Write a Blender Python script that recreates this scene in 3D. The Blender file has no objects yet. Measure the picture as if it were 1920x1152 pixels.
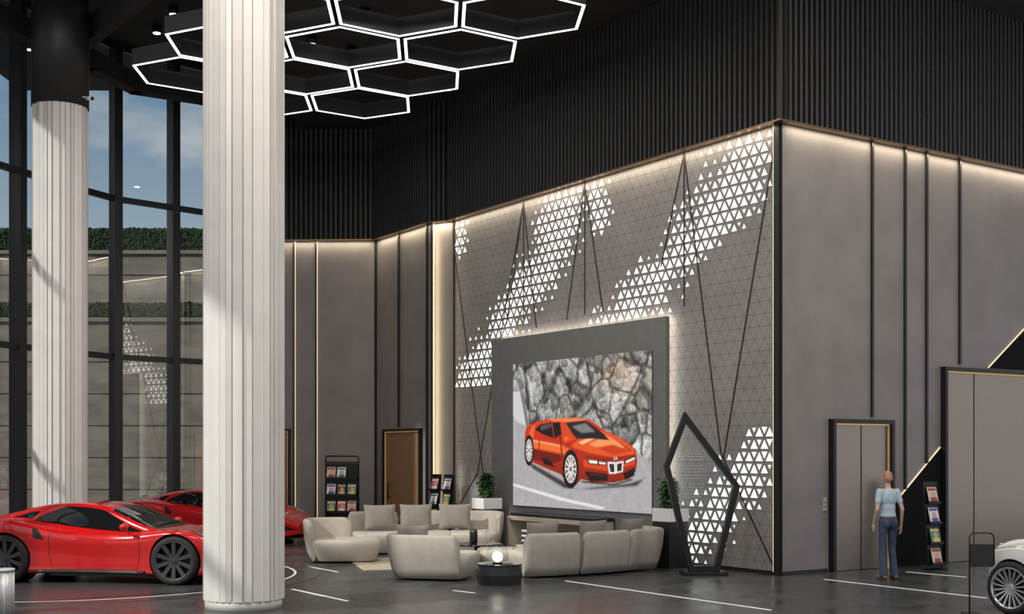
import bpy, math, random
import numpy as np
from mathutils import Vector, Matrix, noise
random.seed(7); np.random.seed(7)
scn = bpy.context.scene
COL = scn.collection
FL = 2331.0; HZ = 848.0; EYE = 2.0
pi = math.pi

# ------------------------------------------------------------------ materials
MATS = {}
def mat(name, color=(0.5,0.5,0.5), rough=0.5, metal=0.0, emit=None, estr=0.0, nscale=0, namt=0.0, bump=0.0, bscale=50, coat=0.0, spec=0.5, stretch=None):
    if name in MATS: return MATS[name]
    m = bpy.data.materials.new(name); m.use_nodes = True
    nt = m.node_tree; b = nt.nodes['Principled BSDF']
    b.inputs['Base Color'].default_value = (*color,1)
    b.inputs['Roughness'].default_value = rough
    b.inputs['Metallic'].default_value = metal
    b.inputs['Specular IOR Level'].default_value = spec
    b.inputs['Coat Weight'].default_value = coat
    b.inputs['Coat Roughness'].default_value = 0.03
    if emit is not None:
        b.inputs['Emission Color'].default_value = (*emit,1)
        b.inputs['Emission Strength'].default_value = estr
    tc = nt.nodes.new('ShaderNodeTexCoord'); src=tc.outputs['Object']
    if stretch:
        mp=nt.nodes.new('ShaderNodeMapping'); mp.inputs['Scale'].default_value=stretch; nt.links.new(src,mp.inputs[0]); src=mp.outputs[0]
    if nscale:
        n = nt.nodes.new('ShaderNodeTexNoise'); n.inputs['Scale'].default_value = nscale; n.inputs['Detail'].default_value = 6
        nt.links.new(src, n.inputs['Vector'])
        r = nt.nodes.new('ShaderNodeValToRGB')
        r.color_ramp.elements[0].position = 0.3; r.color_ramp.elements[1].position = 0.7
        r.color_ramp.elements[0].color = (*[c*(1-namt) for c in color],1)
        r.color_ramp.elements[1].color = (*[min(1,c*(1+namt)) for c in color],1)
        nt.links.new(n.outputs['Fac'], r.inputs['Fac']); nt.links.new(r.outputs['Color'], b.inputs['Base Color'])
    if bump:
        n2 = nt.nodes.new('ShaderNodeTexNoise'); n2.inputs['Scale'].default_value = bscale; n2.inputs['Detail'].default_value = 3
        nt.links.new(src, n2.inputs['Vector'])
        bp = nt.nodes.new('ShaderNodeBump'); bp.inputs['Strength'].default_value = bump; bp.inputs['Distance'].default_value = 0.02
        nt.links.new(n2.outputs['Fac'], bp.inputs['Height']); nt.links.new(bp.outputs['Normal'], b.inputs['Normal'])
    MATS[name] = m
    return m

def glass_mat(name, tint=(0.85,0.9,0.92), base=0.05, edge=0.6):
    m = bpy.data.materials.new(name); m.use_nodes = True
    nt = m.node_tree; nt.nodes.clear()
    o = nt.nodes.new('ShaderNodeOutputMaterial'); mx = nt.nodes.new('ShaderNodeMixShader')
    tr = nt.nodes.new('ShaderNodeBsdfTransparent'); gl = nt.nodes.new('ShaderNodeBsdfGlossy')
    tr.inputs['Color'].default_value = (*tint,1); gl.inputs['Roughness'].default_value = 0.0
    lw = nt.nodes.new('ShaderNodeLayerWeight'); lw.inputs['Blend'].default_value=0.5
    pw = nt.nodes.new('ShaderNodeMath'); pw.operation='POWER'; pw.inputs[1].default_value=3.5
    ml = nt.nodes.new('ShaderNodeMath'); ml.operation='MULTIPLY_ADD'; ml.inputs[1].default_value=edge; ml.inputs[2].default_value=base; ml.use_clamp=True
    nt.links.new(lw.outputs['Facing'], pw.inputs[0]); nt.links.new(pw.outputs[0], ml.inputs[0]); nt.links.new(ml.outputs[0], mx.inputs[0])
    nt.links.new(tr.outputs[0], mx.inputs[1]); nt.links.new(gl.outputs[0], mx.inputs[2]); nt.links.new(mx.outputs[0], o.inputs['Surface'])
    MATS[name] = m
    return m

M_wall = mat('grey_plaster', (0.230,0.207,0.198), 0.5, nscale=1.3, namt=0.13, bump=0.08, bscale=30)
M_rib = mat('black_rib', (0.030,0.030,0.031), 0.5, nscale=60, namt=0.75, bump=0.3, bscale=90)
M_ribback = mat('black_backing', (0.004,0.004,0.004), 0.8)
M_ceil = mat('dark_ceiling', (0.018,0.018,0.020), 0.75, nscale=2, namt=0.2)
M_seam = mat('black_seam', (0.015,0.015,0.015), 0.4)
M_fold = mat('dark_fold_line', (0.030,0.028,0.027), 0.4)
M_bronze = mat('bronze_trim', (0.20,0.13,0.07), 0.35, 0.8)
M_led = mat('warm_led', (1,0.9,0.7), 0.5, emit=(1.0,0.70,0.36), estr=0.8)
M_led_soft = mat('warm_led_soft', (1,0.9,0.7), 0.5, emit=(1.0,0.72,0.40), estr=0.65)
M_led_hot = mat('white_led', (1,1,1), 0.5, emit=(1.0,0.92,0.74), estr=20.0)
M_tri = mat('backlit_opal', (1,1,1), 0.5, emit=(1.0,0.98,0.93), estr=1.1)
M_hex = mat('lamp_diffuser', (1,1,1), 0.5, emit=(1.0,0.99,0.98), estr=3.2)
M_black = mat('black_metal', (0.012,0.012,0.013), 0.35, 0.3)
M_blacks = mat('black_satin', (0.016,0.016,0.017), 0.3)
M_mattblk = mat('matt_black_cladding', (0.006,0.006,0.006), 0.8, spec=0.15)
M_col = mat('white_fluted', (0.70,0.675,0.645), 0.30, nscale=3, namt=0.04)
M_colblk = mat('column_upper_black', (0.02,0.02,0.022), 0.45)
M_wood = mat('oak_wood', (0.29,0.15,0.07), 0.45, nscale=5, namt=0.22, stretch=(6,6,0.6))
M_steel = mat('brushed_steel', (0.27,0.235,0.205), 0.27, 0.9, nscale=40, namt=0.07, bump=0.05, bscale=60)
M_frame = mat('window_frame', (0.03,0.033,0.037), 0.4)
M_panel = mat('screen_surround', (0.18,0.18,0.177), 0.6, nscale=5, namt=0.08)
M_fab = mat('beige_fabric', (0.37,0.335,0.295), 0.85, nscale=8, namt=0.06, bump=0.15, bscale=160)
M_fab2 = mat('beige_fabric_light', (0.45,0.41,0.36), 0.85, nscale=8, namt=0.06, bump=0.15, bscale=160)
M_pil = mat('taupe_pillow', (0.24,0.217,0.20), 0.9, nscale=10, namt=0.08, bump=0.2, bscale=150)
M_rug = mat('tan_rug', (0.42,0.36,0.28), 0.95, nscale=12, namt=0.25, bump=0.4, bscale=80)
M_white = mat('white_paint', (0.8,0.8,0.8), 0.4)
M_red = mat('red_car_paint', (0.60,0.008,0.008), 0.16, 0.1, coat=1.0)
M_wcar = mat('white_car_paint', (0.86,0.86,0.85), 0.25, 0.0, coat=1.0)
M_cglass = mat('tinted_glass', (0.008,0.009,0.010), 0.03, 0.0, spec=0.7)
M_tyre = mat('tyre_rubber', (0.018,0.018,0.018), 0.75)
M_rimd = mat('dark_rim', (0.065,0.065,0.068), 0.35, 0.5)
M_rims = mat('silver_rim', (0.65,0.65,0.66), 0.2, 0.85)
M_chrome = mat('chrome', (0.75,0.75,0.76), 0.1, 1.0)
M_lens = mat('lamp_lens', (0.30,0.31,0.33), 0.08, 0.4, coat=1)
M_tail = mat('tail_lens', (0.35,0.01,0.01), 0.1, coat=1)
M_skin = mat('skin', (0.58,0.36,0.26), 0.5)
M_shirt = mat('light_blue_cotton', (0.42,0.53,0.60), 0.85, bump=0.25, bscale=18)
M_jean = mat('blue_denim', (0.045,0.065,0.115), 0.85, nscale=12, namt=0.3)
M_hair = mat('cropped_auburn_hair', (0.44,0.22,0.13), 0.6, nscale=30, namt=0.3, bump=0.4, bscale=60)
M_shoe = mat('brown_leather', (0.16,0.10,0.08), 0.6)
M_leaf = mat('leaf_green', (0.035,0.085,0.025), 0.5, nscale=5, namt=0.4)
M_soil = mat('soil', (0.03,0.02,0.015), 0.9)
M_hedge = mat('hedge_green', (0.018,0.042,0.013), 0.85, nscale=9, namt=0.7)
M_stone = mat('retaining_stone', (0.20,0.18,0.155), 0.85, nscale=1.2, namt=0.3, bump=0.3, bscale=10, stretch=(1,1,3))
M_conc = mat('paving', (0.20,0.19,0.175), 0.8, nscale=1, namt=0.15)
M_clear = glass_mat('clear_glass', (0.95,0.97,0.97), 0.03, 0.5)
M_win = glass_mat('window_glass', (0.78,0.84,0.86), 0.28, 0.6)
M_globe = mat('globe_light', (1,1,1), 0.4, emit=(1.0,0.9,0.72), estr=4)
M_down = mat('downlight_face', (1,1,1), 0.4, emit=(1.0,0.95,0.85), estr=8)

# ------------------------------------------------------------------ mesh builder
class MB:
    def __init__(s): s.v=[]; s.f=[]; s.m=[]; s.s=[]
    def add(s, vs, fs, mi=0, sm=False, M=None):
        o=len(s.v)
        for p in vs:
            p=Vector(p)
            if M is not None: p=M@p
            s.v.append(tuple(p))
        for f in fs:
            s.f.append(tuple(i+o for i in f)); s.m.append(mi); s.s.append(sm)
        return s
    def box(s, c, d, mi=0, M=None, taper=1.0):
        x,y,z=c; a,b,h=d[0]/2,d[1]/2,d[2]/2
        vs=[(x+sx*a*(taper if sz<0 else 1),y+sy*b*(taper if sz<0 else 1),z+sz*h) for sz in(-1,1) for sx,sy in((-1,-1),(1,-1),(1,1),(-1,1))]
        return s.add(vs,[(3,2,1,0),(4,5,6,7),(0,1,5,4),(1,2,6,5),(2,3,7,6),(3,0,4,7)],mi,False,M)
    def bb(s, x0,x1,y0,y1,z0,z1, mi=0, M=None):
        return s.box(((x0+x1)/2,(y0+y1)/2,(z0+z1)/2),(x1-x0,y1-y0,z1-z0),mi,M)
    def loft(s, rings, mi=0, sm=True, cap=True, M=None, closed=True):
        n=len(rings[0]); vs=[p for r in rings for p in r]; fs=[]
        for i in range(len(rings)-1):
            for j in range(n if closed else n-1):
                k=(j+1)%n
                fs.append((i*n+j,i*n+k,(i+1)*n+k,(i+1)*n+j))
        s.add(vs,fs,mi,sm,M)
        if cap and closed:
            o=len(s.v)-len(vs)
            s.f.append(tuple(o+j for j in range(n))[::-1]); s.m.append(mi); s.s.append(False)
            s.f.append(tuple(o+(len(rings)-1)*n+j for j in range(n))); s.m.append(mi); s.s.append(False)
        return s
    def cyl(s, p0, p1, r0, r1=None, seg=16, mi=0, sm=True, M=None, cap=True):
        if r1 is None: r1=r0
        p0=Vector(p0);p1=Vector(p1);d=(p1-p0).normalized()
        u=d.orthogonal().normalized(); w=d.cross(u)
        rings=[[p+(u*math.cos(2*pi*k/seg)+w*math.sin(2*pi*k/seg))*r for k in range(seg)] for p,r in((p0,r0),(p1,r1))]
        return s.loft(rings,mi,sm,cap,M)
    def ell(s, c, r, seg=16, rg=10, mi=0, M=None):
        if not hasattr(r,'__len__'): r=(r,r,r)
        rings=[]
        for i in range(rg+1):
            a=-pi/2+pi*(i+0.001 if i==0 else (i-0.001 if i==rg else i))/rg
            rings.append([(c[0]+r[0]*math.cos(a)*math.cos(2*pi*k/seg),c[1]+r[1]*math.cos(a)*math.sin(2*pi*k/seg),c[2]+r[2]*math.sin(a)) for k in range(seg)])
        return s.loft(rings,mi,True,True,M)
    def tube(s, pts, r, seg=8, mi=0, closed=False, M=None):
        pts=[Vector(p) for p in pts]; n=len(pts); rings=[]; u=None
        for i,p in enumerate(pts):
            if closed: t=(pts[(i+1)%n]-pts[i-1]).normalized()
            else: t=(pts[min(i+1,n-1)]-pts[max(i-1,0)]).normalized()
            if u is None: u=t.orthogonal().normalized()
            u=(u-t*u.dot(t)).normalized(); w=t.cross(u)
            rr=r[i] if hasattr(r,'__len__') else r
            rings.append([p+(u*math.cos(2*pi*k/seg)+w*math.sin(2*pi*k/seg))*rr for k in range(seg)])
        if closed: rings.append(rings[0])
        return s.loft(rings,mi,True,not closed,M)
    def prism(s, poly, y0, y1, mi=0, M=None):
        n=len(poly)
        vs=[(p[0],y0,p[1]) for p in poly]+[(p[0],y1,p[1]) for p in poly]
        fs=[tuple(range(n)),tuple(range(n,2*n))[::-1]]+[(i,i+n,(i+1)%n+n,(i+1)%n) for i in range(n)]
        return s.add(vs,fs,mi,False,M)
    def slab(s, poly, z0, z1, mi=0, M=None):
        n=len(poly)
        vs=[(p[0],p[1],z0) for p in poly]+[(p[0],p[1],z1) for p in poly]
        fs=[tuple(range(n))[::-1],tuple(range(n,2*n))]+[(i,(i+1)%n,(i+1)%n+n,i+n) for i in range(n)]
        return s.add(vs,fs,mi,False,M)
    def make(s, name, mats, parent=None, loc=None, rot=0, M=None, bevel=0, sub=0, label=None):
        me=bpy.data.meshes.new(name); me.from_pydata(s.v,[],s.f); me.update()
        if not isinstance(mats,(list,tuple)): mats=[mats]
        for m in mats: me.materials.append(m)
        me.polygons.foreach_set('material_index',s.m); me.polygons.foreach_set('use_smooth',s.s)
        o=bpy.data.objects.new(name,me); COL.objects.link(o)
        if parent is not None: o.parent=parent
        if M is not None: o.matrix_world=M
        if loc is not None: o.location=loc; o.rotation_euler=(0,0,rot)
        if bevel:
            b=o.modifiers.new('bevel','BEVEL'); b.width=bevel; b.segments=2; b.limit_method='ANGLE'
        if label: o['label']=label
        return o

def thing(name,label,cat,loc=(0,0,0),rot=0,group=None):
    o=bpy.data.objects.new(name,None); o.empty_display_size=0.1; COL.objects.link(o)
    o.location=loc; o.rotation_euler=(0,0,rot); o['label']=label; o['category']=cat
    if group: o['group']=group
    return o
def tag(o,label,cat,group=None):
    o['label']=label;o['category']=cat
    if group:o['group']=group
    return o
def struct(o,label=None,cat=None):
    o['kind']='structure'
    if label:o['label']=label
    return o
def copytree(o,loc=None,rot=None):
    c=o.copy(); COL.objects.link(c)
    if loc is not None:c.location=loc
    if rot is not None:c.rotation_euler=(0,0,rot)
    def rec(a,b):
        for ch in a.children:
            k=ch.copy(); k.parent=b; k.matrix_parent_inverse=ch.matrix_parent_inverse.copy(); COL.objects.link(k); rec(ch,k)
    rec(o,c)
    return c
def frame(pl,pr):
    pl=Vector((pl[0],pl[1],0));pr=Vector((pr[0],pr[1],0)); x=(pr-pl).normalized(); y=Vector((-x.y,x.x,0)); z=Vector((0,0,1))
    M=Matrix((x,y,z)).transposed().to_4x4(); M.translation=pl
    return M,(pr-pl).length
TR=[0]
def trim(mb,mats,M=None,label=None):
    TR[0]+=1
    o=mb.make('trim_%d'%TR[0],mats,M=M); return struct(o,label,'trim')
def area(name,loc,size,power,color=(1,0.93,0.82),M=None,direc=None):
    l=bpy.data.lights.new(name,'AREA'); l.shape='RECTANGLE'; l.size=size[0]; l.size_y=size[1]; l.energy=power; l.color=color
    o=bpy.data.objects.new(name,l); COL.objects.link(o)
    R=Matrix.Identity(4)
    if direc is not None: R=Vector(direc).to_track_quat('-Z','Y').to_matrix().to_4x4()
    MM=Matrix.Translation(Vector(loc))@R
    o.matrix_world=(M@MM) if M is not None else MM
    return o

# ------------------------------------------------------------------ room geometry (metres)
C=(4.337,20.1); P850=(-1.353,28.65); P808=(-1.888,28.95); P705=(-3.42,31.3); PW=(-7.1,31.45)
dR=(0.8327,0.5538)
PE=(C[0]+dR[0]*12,C[1]+dR[1]*12)
HW=7.34; HC=10.1; HC2=11.6

def floor_mat():
    m=bpy.data.materials.new('dark_floor_tile'); m.use_nodes=True; nt=m.node_tree; b=nt.nodes['Principled BSDF']
    tc=nt.nodes.new('ShaderNodeTexCoord'); mp=nt.nodes.new('ShaderNodeMapping'); mp.inputs['Rotation'].default_value=(0,0,-0.588)
    br=nt.nodes.new('ShaderNodeTexBrick'); br.offset=0.0
    br.inputs['Color1'].default_value=(0.046,0.050,0.053,1); br.inputs['Color2'].default_value=(0.057,0.061,0.064,1); br.inputs['Mortar'].default_value=(0.02,0.02,0.02,1)
    br.inputs['Scale'].default_value=1; br.inputs['Brick Width'].default_value=1.8; br.inputs['Row Height'].default_value=1.8; br.inputs['Mortar Size'].default_value=0.008
    nt.links.new(tc.outputs['Object'],mp.inputs['Vector']); nt.links.new(mp.outputs[0],br.inputs['Vector'])
    n=nt.nodes.new('ShaderNodeTexNoise'); n.inputs['Scale'].default_value=1.6; n.inputs['Detail'].default_value=8; nt.links.new(tc.outputs['Object'],n.inputs['Vector'])
    mx=nt.nodes.new('ShaderNodeMix'); mx.data_type='RGBA'; mx.blend_type='OVERLAY'; mx.inputs[0].default_value=0.6
    nt.links.new(br.outputs['Color'],mx.inputs[6]); nt.links.new(n.outputs['Fac'],mx.inputs[7]); nt.links.new(mx.outputs[2],b.inputs['Base Color'])
    r=nt.nodes.new('ShaderNodeMapRange'); r.inputs['From Min'].default_value=0.3;r.inputs['From Max'].default_value=0.7;r.inputs['To Min'].default_value=0.20; r.inputs['To Max'].default_value=0.38
    nt.links.new(n.outputs['Fac'],r.inputs['Value']); nt.links.new(r.outputs[0],b.inputs['Roughness'])
    return m
win=[(-12.6,9.0),(-12.6,12.2),(-12.6,15.4),(-12.5,18.6),(-12.15,20.6),(-11.8,22.1),(-11.35,23.6),(-10.9,25.0),(-10.45,26.3),(-9.95,27.75),(-9.32,29.25),(-8.25,30.3),PW]
mb=MB(); mb.slab([(-12.75,-6),(18,-6),(18,34),(-7.0,34)]+[(x-0.12,y+0.08) for x,y in win[::-1]],-0.2,0)
struct(mb.make('floor',floor_mat()),'dark grey polished stone tile floor')

def gline(a,b,w=0.045):
    a=Vector((a[0],a[1],0));b=Vector((b[0],b[1],0)); d=(b-a).normalized(); n=Vector((-d.y,d.x,0))*w/2
    mb=MB(); mb.slab([a-n,b-n,b+n,a+n],0.0005,0.004); trim(mb,mat('line_white',(0.8,0.8,0.8),0.5,emit=(1,1,1),estr=0.25),label='white inlaid floor line')
for a,b in [((0.83,19.26),(3.27,15.7)),((4.9,19.5),(6.49,17.0)),((-4.1,22.5),(-2.9,20.7)),((-3.2,18.1),(-2.2,16.65)),((-0.846,17.93),(-0.53,17.6)),((6.57,20.7),(7.25,19.84))]:
    gline(a,b)

# ceiling
mb=MB(); mb.bb(-5.2,18,-6,34,HC,HC+0.3)
mb.bb(-13,-5.2,-6,33,HC2,HC2+0.3); mb.bb(-5.3,-5.2,-6,33,HC,HC2)
for (a,b,w,z0,z1) in [((-8.9,25.4),(-5.3,20.6),0.22,10.1,10.6),((-9.9,23.4),(-8.95,26.3),0.3,10.1,10.5),((-8.95,26.3),(-8.5,28.05),0.3,10.1,10.5),((-8.5,28.05),(-7.15,28.9),0.3,10.1,10.5),((-7.15,28.9),(-5.3,29.4),0.3,10.1,10.5)]:
    a=Vector((a[0],a[1],0));b=Vector((b[0],b[1],0));d=(b-a).normalized();n=Vector((-d.y,d.x,0))*w/2; a-=d*0.1;b+=d*0.1
    mb.slab([a-n,b-n,b+n,a+n],z0,z1)
struct(mb.make('ceiling',M_ceil),'dark charcoal ceiling with stepped beams')

def featmat():
    a=0.235; h=a*0.8660254
    m=bpy.data.materials.new('triangle_scored_panel'); m.use_nodes=True; nt=m.node_tree; b=nt.nodes['Principled BSDF']; b.inputs['Roughness'].default_value=0.5
    tc=nt.nodes.new('ShaderNodeTexCoord'); sp=nt.nodes.new('ShaderNodeSeparateXYZ'); nt.links.new(tc.outputs['Object'],sp.inputs[0])
    def mt(op,x,y=None,cl=False):
        n=nt.nodes.new('ShaderNodeMath'); n.operation=op; n.use_clamp=cl
        for i,q in enumerate((x,y)):
            if q is None: continue
            if isinstance(q,(int,float)): n.inputs[i].default_value=q
            else: nt.links.new(q,n.inputs[i])
        return n.outputs[0]
    X=mt('DIVIDE',sp.outputs[0],a); Z=mt('DIVIDE',sp.outputs[2],2*h)
    fam=[mt('MULTIPLY',Z,2.0),mt('ADD',X,Z),mt('SUBTRACT',X,Z)]
    res=None
    for f in fam:
        fr=mt('FRACT',mt('ADD',f,100.0)); d=mt('ABSOLUTE',mt('SUBTRACT',fr,0.5)); l=mt('GREATER_THAN',d,0.5-0.018)
        res=l if res is None else mt('MAXIMUM',res,l)
    n=nt.nodes.new('ShaderNodeTexNoise'); n.inputs['Scale'].default_value=1.2; nt.links.new(tc.outputs['Object'],n.inputs['Vector'])
    r=nt.nodes.new('ShaderNodeValToRGB'); r.color_ramp.elements[0].position=0.3;r.color_ramp.elements[1].position=0.7
    r.color_ramp.elements[0].color=(0.245,0.230,0.222,1); r.color_ramp.elements[1].color=(0.30,0.282,0.272,1)
    nt.links.new(n.outputs['Fac'],r.inputs['Fac'])
    mx=nt.nodes.new('ShaderNodeMix'); mx.data_type='RGBA'; nt.links.new(mt('MULTIPLY',res,0.8),mx.inputs[0]); nt.links.new(r.outputs['Color'],mx.inputs[6]); mx.inputs[7].default_value=(0.045,0.042,0.04,1)
    nt.links.new(mx.outputs[2],b.inputs['Base Color'])
    return m,a,h
M_feat,TA,TH=featmat()
MF,LF=frame(P850,C); MF.translation=Vector((C[0],C[1],0))   # local x = -t
mb=MB(); mb.bb(-LF,0,0,0.3,0,HC)
bands=[([(9.75,3.3),(7.95,4.83),(6.75,5.8),(5.85,7.0),(5.6,7.34)],1.25,3.5),
       ([(4.2,4.3),(3.05,5.19),(1.67,5.95),(0.85,6.87),(0.55,7.4)],1.35,4.3),
       ([(2.75,-0.2),(1.5,0.97),(0.55,1.75),(-0.1,2.45)],1.0,0.05),
       ([(4.75,6.2),(4.95,7.4)],0.5,6.2),([(10.1,6.4),(9.95,7.4)],0.5,6.4)]
def dens(t,z):
    best=-1
    for pts,w,zmin in bands:
        if z<zmin: continue
        zs=[p[1] for p in pts]; ts=[p[0] for p in pts]
        if z<zs[0]-0.01 or z>zs[-1]+0.01: continue
        tc=np.interp(z,zs,ts); best=max(best,1-abs(t-tc)/w)
    return best
def inpanel(t,z): return 2.52<t<8.35 and z<4.5
for k in range(0,int(HW/TH)):
    for i in range(-60,60):
        for up in (1,0):
            if up: tri=[((i-k/2)*TA,k*TH),((i-k/2+1)*TA,k*TH),((i-k/2+0.5)*TA,(k+1)*TH)]
            else: tri=[((i-k/2)*TA,k*TH),((i-k/2+0.5)*TA,(k+1)*TH),((i-k/2-0.5)*TA,(k+1)*TH)]
            cx=sum(p[0] for p in tri)/3; cz=sum(p[1] for p in tri)/3; t=-cx
            if t<0.20 or t>LF-0.12 or cz>HW-0.1: continue
            if inpanel(t,cz): continue
            d=dens(t,cz)
            if d<=0: continue
            d2=d+noise.noise(Vector((cx*2.5,cz*2.5,0.5)))*0.5+random.uniform(-.06,.06)
            if up: sc=0 if d2<0.06 else min(0.72,0.20+d2*0.9)
            else: sc=0 if d2<0.34 else min(0.55,d2*0.62)
            if sc<=0: continue
            vs=[(cx+(p[0]-cx)*sc,-0.004,cz+(p[1]-cz)*sc) for p in tri]
            mb.add(vs,[(0,1,2)] ,1)
wn=mb.make('wall_north',[M_feat,M_tri],M=MF); struct(wn,'grey feature wall scored in triangles with backlit triangular cut-outs')
def stripF(t0,z0,t1,z1,w=0.03):
    a=Vector((-t0,0,z0));b=Vector((-t1,0,z1));d=(b-a).normalized();n=Vector((d.z,0,-d.x))*w/2
    return [(p.x,p.z) for p in (a-n,b-n,b+n,a+n)]
mb=MB()
def tz(px,py):
    k=(px-960)/FL; t=(C[0]-C[1]*k)/(0.554+0.8325*k); return t,EYE+(HZ-py)/FL*(C[1]+0.8325*t)
for a,b in [((1283,288),(1240,500)),((1283,288),(1283,575)),((1283,288),(1352,850)),((1450,290),(1357,860)),((1352,850),(1450,1060)),((1097,343),(1063,600)),((1097,343),(1097,590)),((1097,343),(1131,585)),((982,380),(950,610)),((982,380),(982,600)),((982,380),(1006,615)),((853,480),(905,880)),((982,380),(895,890)),((905,880),(930,960)),((895,890),(853,960))]:
    t0,z0=tz(*a);t1,z1=tz(*b); mb.prism(stripF(t0,z0,t1,z1,0.026),-0.012,0.0)
trim(mb,M_fold,MF,'dark folded metal seam lines')
mb=MB(); mb.bb(-0.10,0.012,-0.05,0.0,0,HW); mb.bb(-0.012,0.05,-0.012,0.0,0,HW)
trim(mb,M_seam,MF,'black corner edge profile')
mb=MB(); mb.bb(-0.128,-0.105,-0.035,0.0,0.05,HW); trim(mb,M_led_soft,MF,'warm light strip at wall corner')
mb=MB(); mb.bb(-LF+0.02,-LF+0.06,-0.04,0.0,0,HW); mb.bb(-LF,-0.14,-0.02,0,0,0.06); trim(mb,M_seam,MF,'black edge trim')

def pwall(name,pl,pr,x0=0,x1=None,label='grey plaster wall panels',yf=0.0):
    M,L=frame(pl,pr); x1=L if x1 is None else x1
    mb=MB(); mb.bb(x0,x1,yf,0.3,0,HC if name!='wall_west' else HC2)
    struct(mb.make(name,M_wall,M=M),label); return M,L
MR,LR=pwall('wall_east',C,PE,0.0,yf=-0.006)
MN,LN=pwall('wall_return',P808,P850)
MW,LW=pwall('wall_northwest',P705,P808)
MX,LX=pwall('wall_west',PW,P705)

def ribs(name,M,x0,x1,top):
    mb=MB(); mb.bb(x0,x1,-0.08,-0.001,HW,top,1)
    n=int((x1-x0)/0.122)
    for i in range(n):
        x=x0+(i+0.5)*(x1-x0)/n; mb.bb(x-0.028,x+0.028,-0.17,-0.08,HW,top,0)
    mb.bb(x0,x1,-0.175,-0.001,HW-0.03,HW,2)
    return struct(mb.make(name,[M_rib,M_ribback,M_bronze],M=M),'black ribbed acoustic upper wall')
ribs('wall_north_upper',MF,-LF,0.17,HC)
ribs('wall_east_upper',MR,0.0,LR,HC)
ribs('wall_return_upper',MN,0.0,LN-0.1,HC)
ribs('wall_northwest_upper',MW,0.10,LW,HC)
ribs('wall_west_upper',MX,0.0,LX-0.05,HC2)
for M,x0,x1,pw in [(MF,-LF+0.1,-0.15,38),(MR,0.15,LR,52),(MW,0.15,LW-0.05,13),(MX,0.1,LX-0.1,16),(MN,0.05,LN-0.05,6)]:
    area('led_cove',((x0+x1)/2,-0.12,HW-0.045),((x1-x0),0.05),pw,(1,0.85,0.62),M=M,direc=(0,0.10,-1))
area('led_return',(0.14,-0.10,3.6),(0.05,7.0),14,(1,0.80,0.50),M=MN,direc=(0.75,1,0))

def seam(M,x,z0=0,z1=HW-0.03,led=0,w=0.045):
    mb=MB(); mb.bb(x-w/2,x+w/2,-0.05,0,z0,z1); trim(mb,M_seam,M,'black vertical panel joint')
    if led:
        mb=MB(); xx=x+led*(w/2+0.009); mb.bb(xx-0.008,xx+0.008,-0.025,0,z0,z1); trim(mb,M_led_soft,M,'warm light strip in panel joint')
seam(MR,2.18,2.6); seam(MR,3.04,1.35,led=1); seam(MR,3.62,1.8,led=1); seam(MR,4.55,3.6); seam(MR,6.9,5.0); seam(MR,8.2,5.8); seam(MR,10)
seam(MX,1.60,led=1);seam(MX,2.16,led=1);seam(MX,0.8);seam(MW,0.02);seam(MW,1.25,2.62);seam(MW,2.66);seam(MN,0.05,w=0.05,led=1)
mb=MB(); mb.bb(0.05,1.08,-0.02,-0.006,0,0.06); struct(mb.make('baseboard_east',M_seam,M=MR),'thin black skirting')

mb=MB(); mb.prism([(2.70,0),(4.0,0),(4.0,2.06),(2.70,1.04)],-0.035,-0.006)
mb.prism([(5.42,3.56),(7.5,3.56),(7.5,4.97)],-0.035,-0.006)
mb.prism([(7.53,0),(9.0,0),(9.0,6.1),(7.53,4.97)],-0.035,-0.006)
trim(mb,M_mattblk,MR,'black diagonal wall cladding')
mb=MB()
for (a,b) in [((2.70,1.05),(4.0,2.075)),((5.40,3.56),(9.0,6.12))]:
    mb.prism([(a[0],a[1]),(b[0],b[1]),(b[0],b[1]+0.014),(a[0],a[1]+0.014)],-0.03,-0.006)
trim(mb,M_led,MR,'warm light strip on diagonal edge')
def lift(n,x0,x1,h,panels,M,lab):
    mb=MB()
    mb.bb(x0,x0+0.07,-0.12,0,0,h,0);mb.bb(x1-0.07,x1,-0.12,0,0,h,0);mb.bb(x0+0.07,x1-0.07,-0.12,0,h-0.07,h,0)
    mb.bb(x0+0.07,x0+0.095,-0.06,0,0,h-0.07,2);mb.bb(x1-0.095,x1-0.07,-0.06,0,0,h-0.07,2);mb.bb(x0+0.095,x1-0.095,-0.06,0,h-0.095,h-0.07,2)
    mb.bb(x0+0.095,x1-0.095,-0.012,-0.006,0,h-0.095,0)
    xs=np.linspace(x0+0.10,x1-0.10,panels+1)
    for i in range(panels):
        mb.bb(xs[i]+0.006,xs[i+1]-0.006,-0.03-0.012*(i%2),-0.01,0.01,h-0.10,1)
    o=mb.make('door_%d'%n,[M_black,M_steel,mat('gold_reveal',(0.5,0.33,0.13),0.3,0.7,emit=(1,0.6,0.22),estr=0.22)],M=M)
    struct(o,lab)
lift(1,1.12,2.66,2.55,2,MR,'brushed metal lift door with black and gold frame')
lift(2,4.03,7.5,3.53,4,MR,'large brushed metal car lift door')
mb=MB(); mb.bb(0.98,1.06,-0.025,-0.006,1.02,1.24,0); mb.cyl((1.02,-0.025,1.16),(1.02,-0.028,1.16),0.012,mi=1); mb.cyl((1.02,-0.025,1.09),(1.02,-0.028,1.09),0.012,mi=1)
o=mb.make('call_panel',[mat('call_panel_grey',(0.45,0.45,0.44),0.4,0.3),M_black],M=MR); tag(o,'brushed steel lift call panel beside the lift door','call panel')
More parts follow.
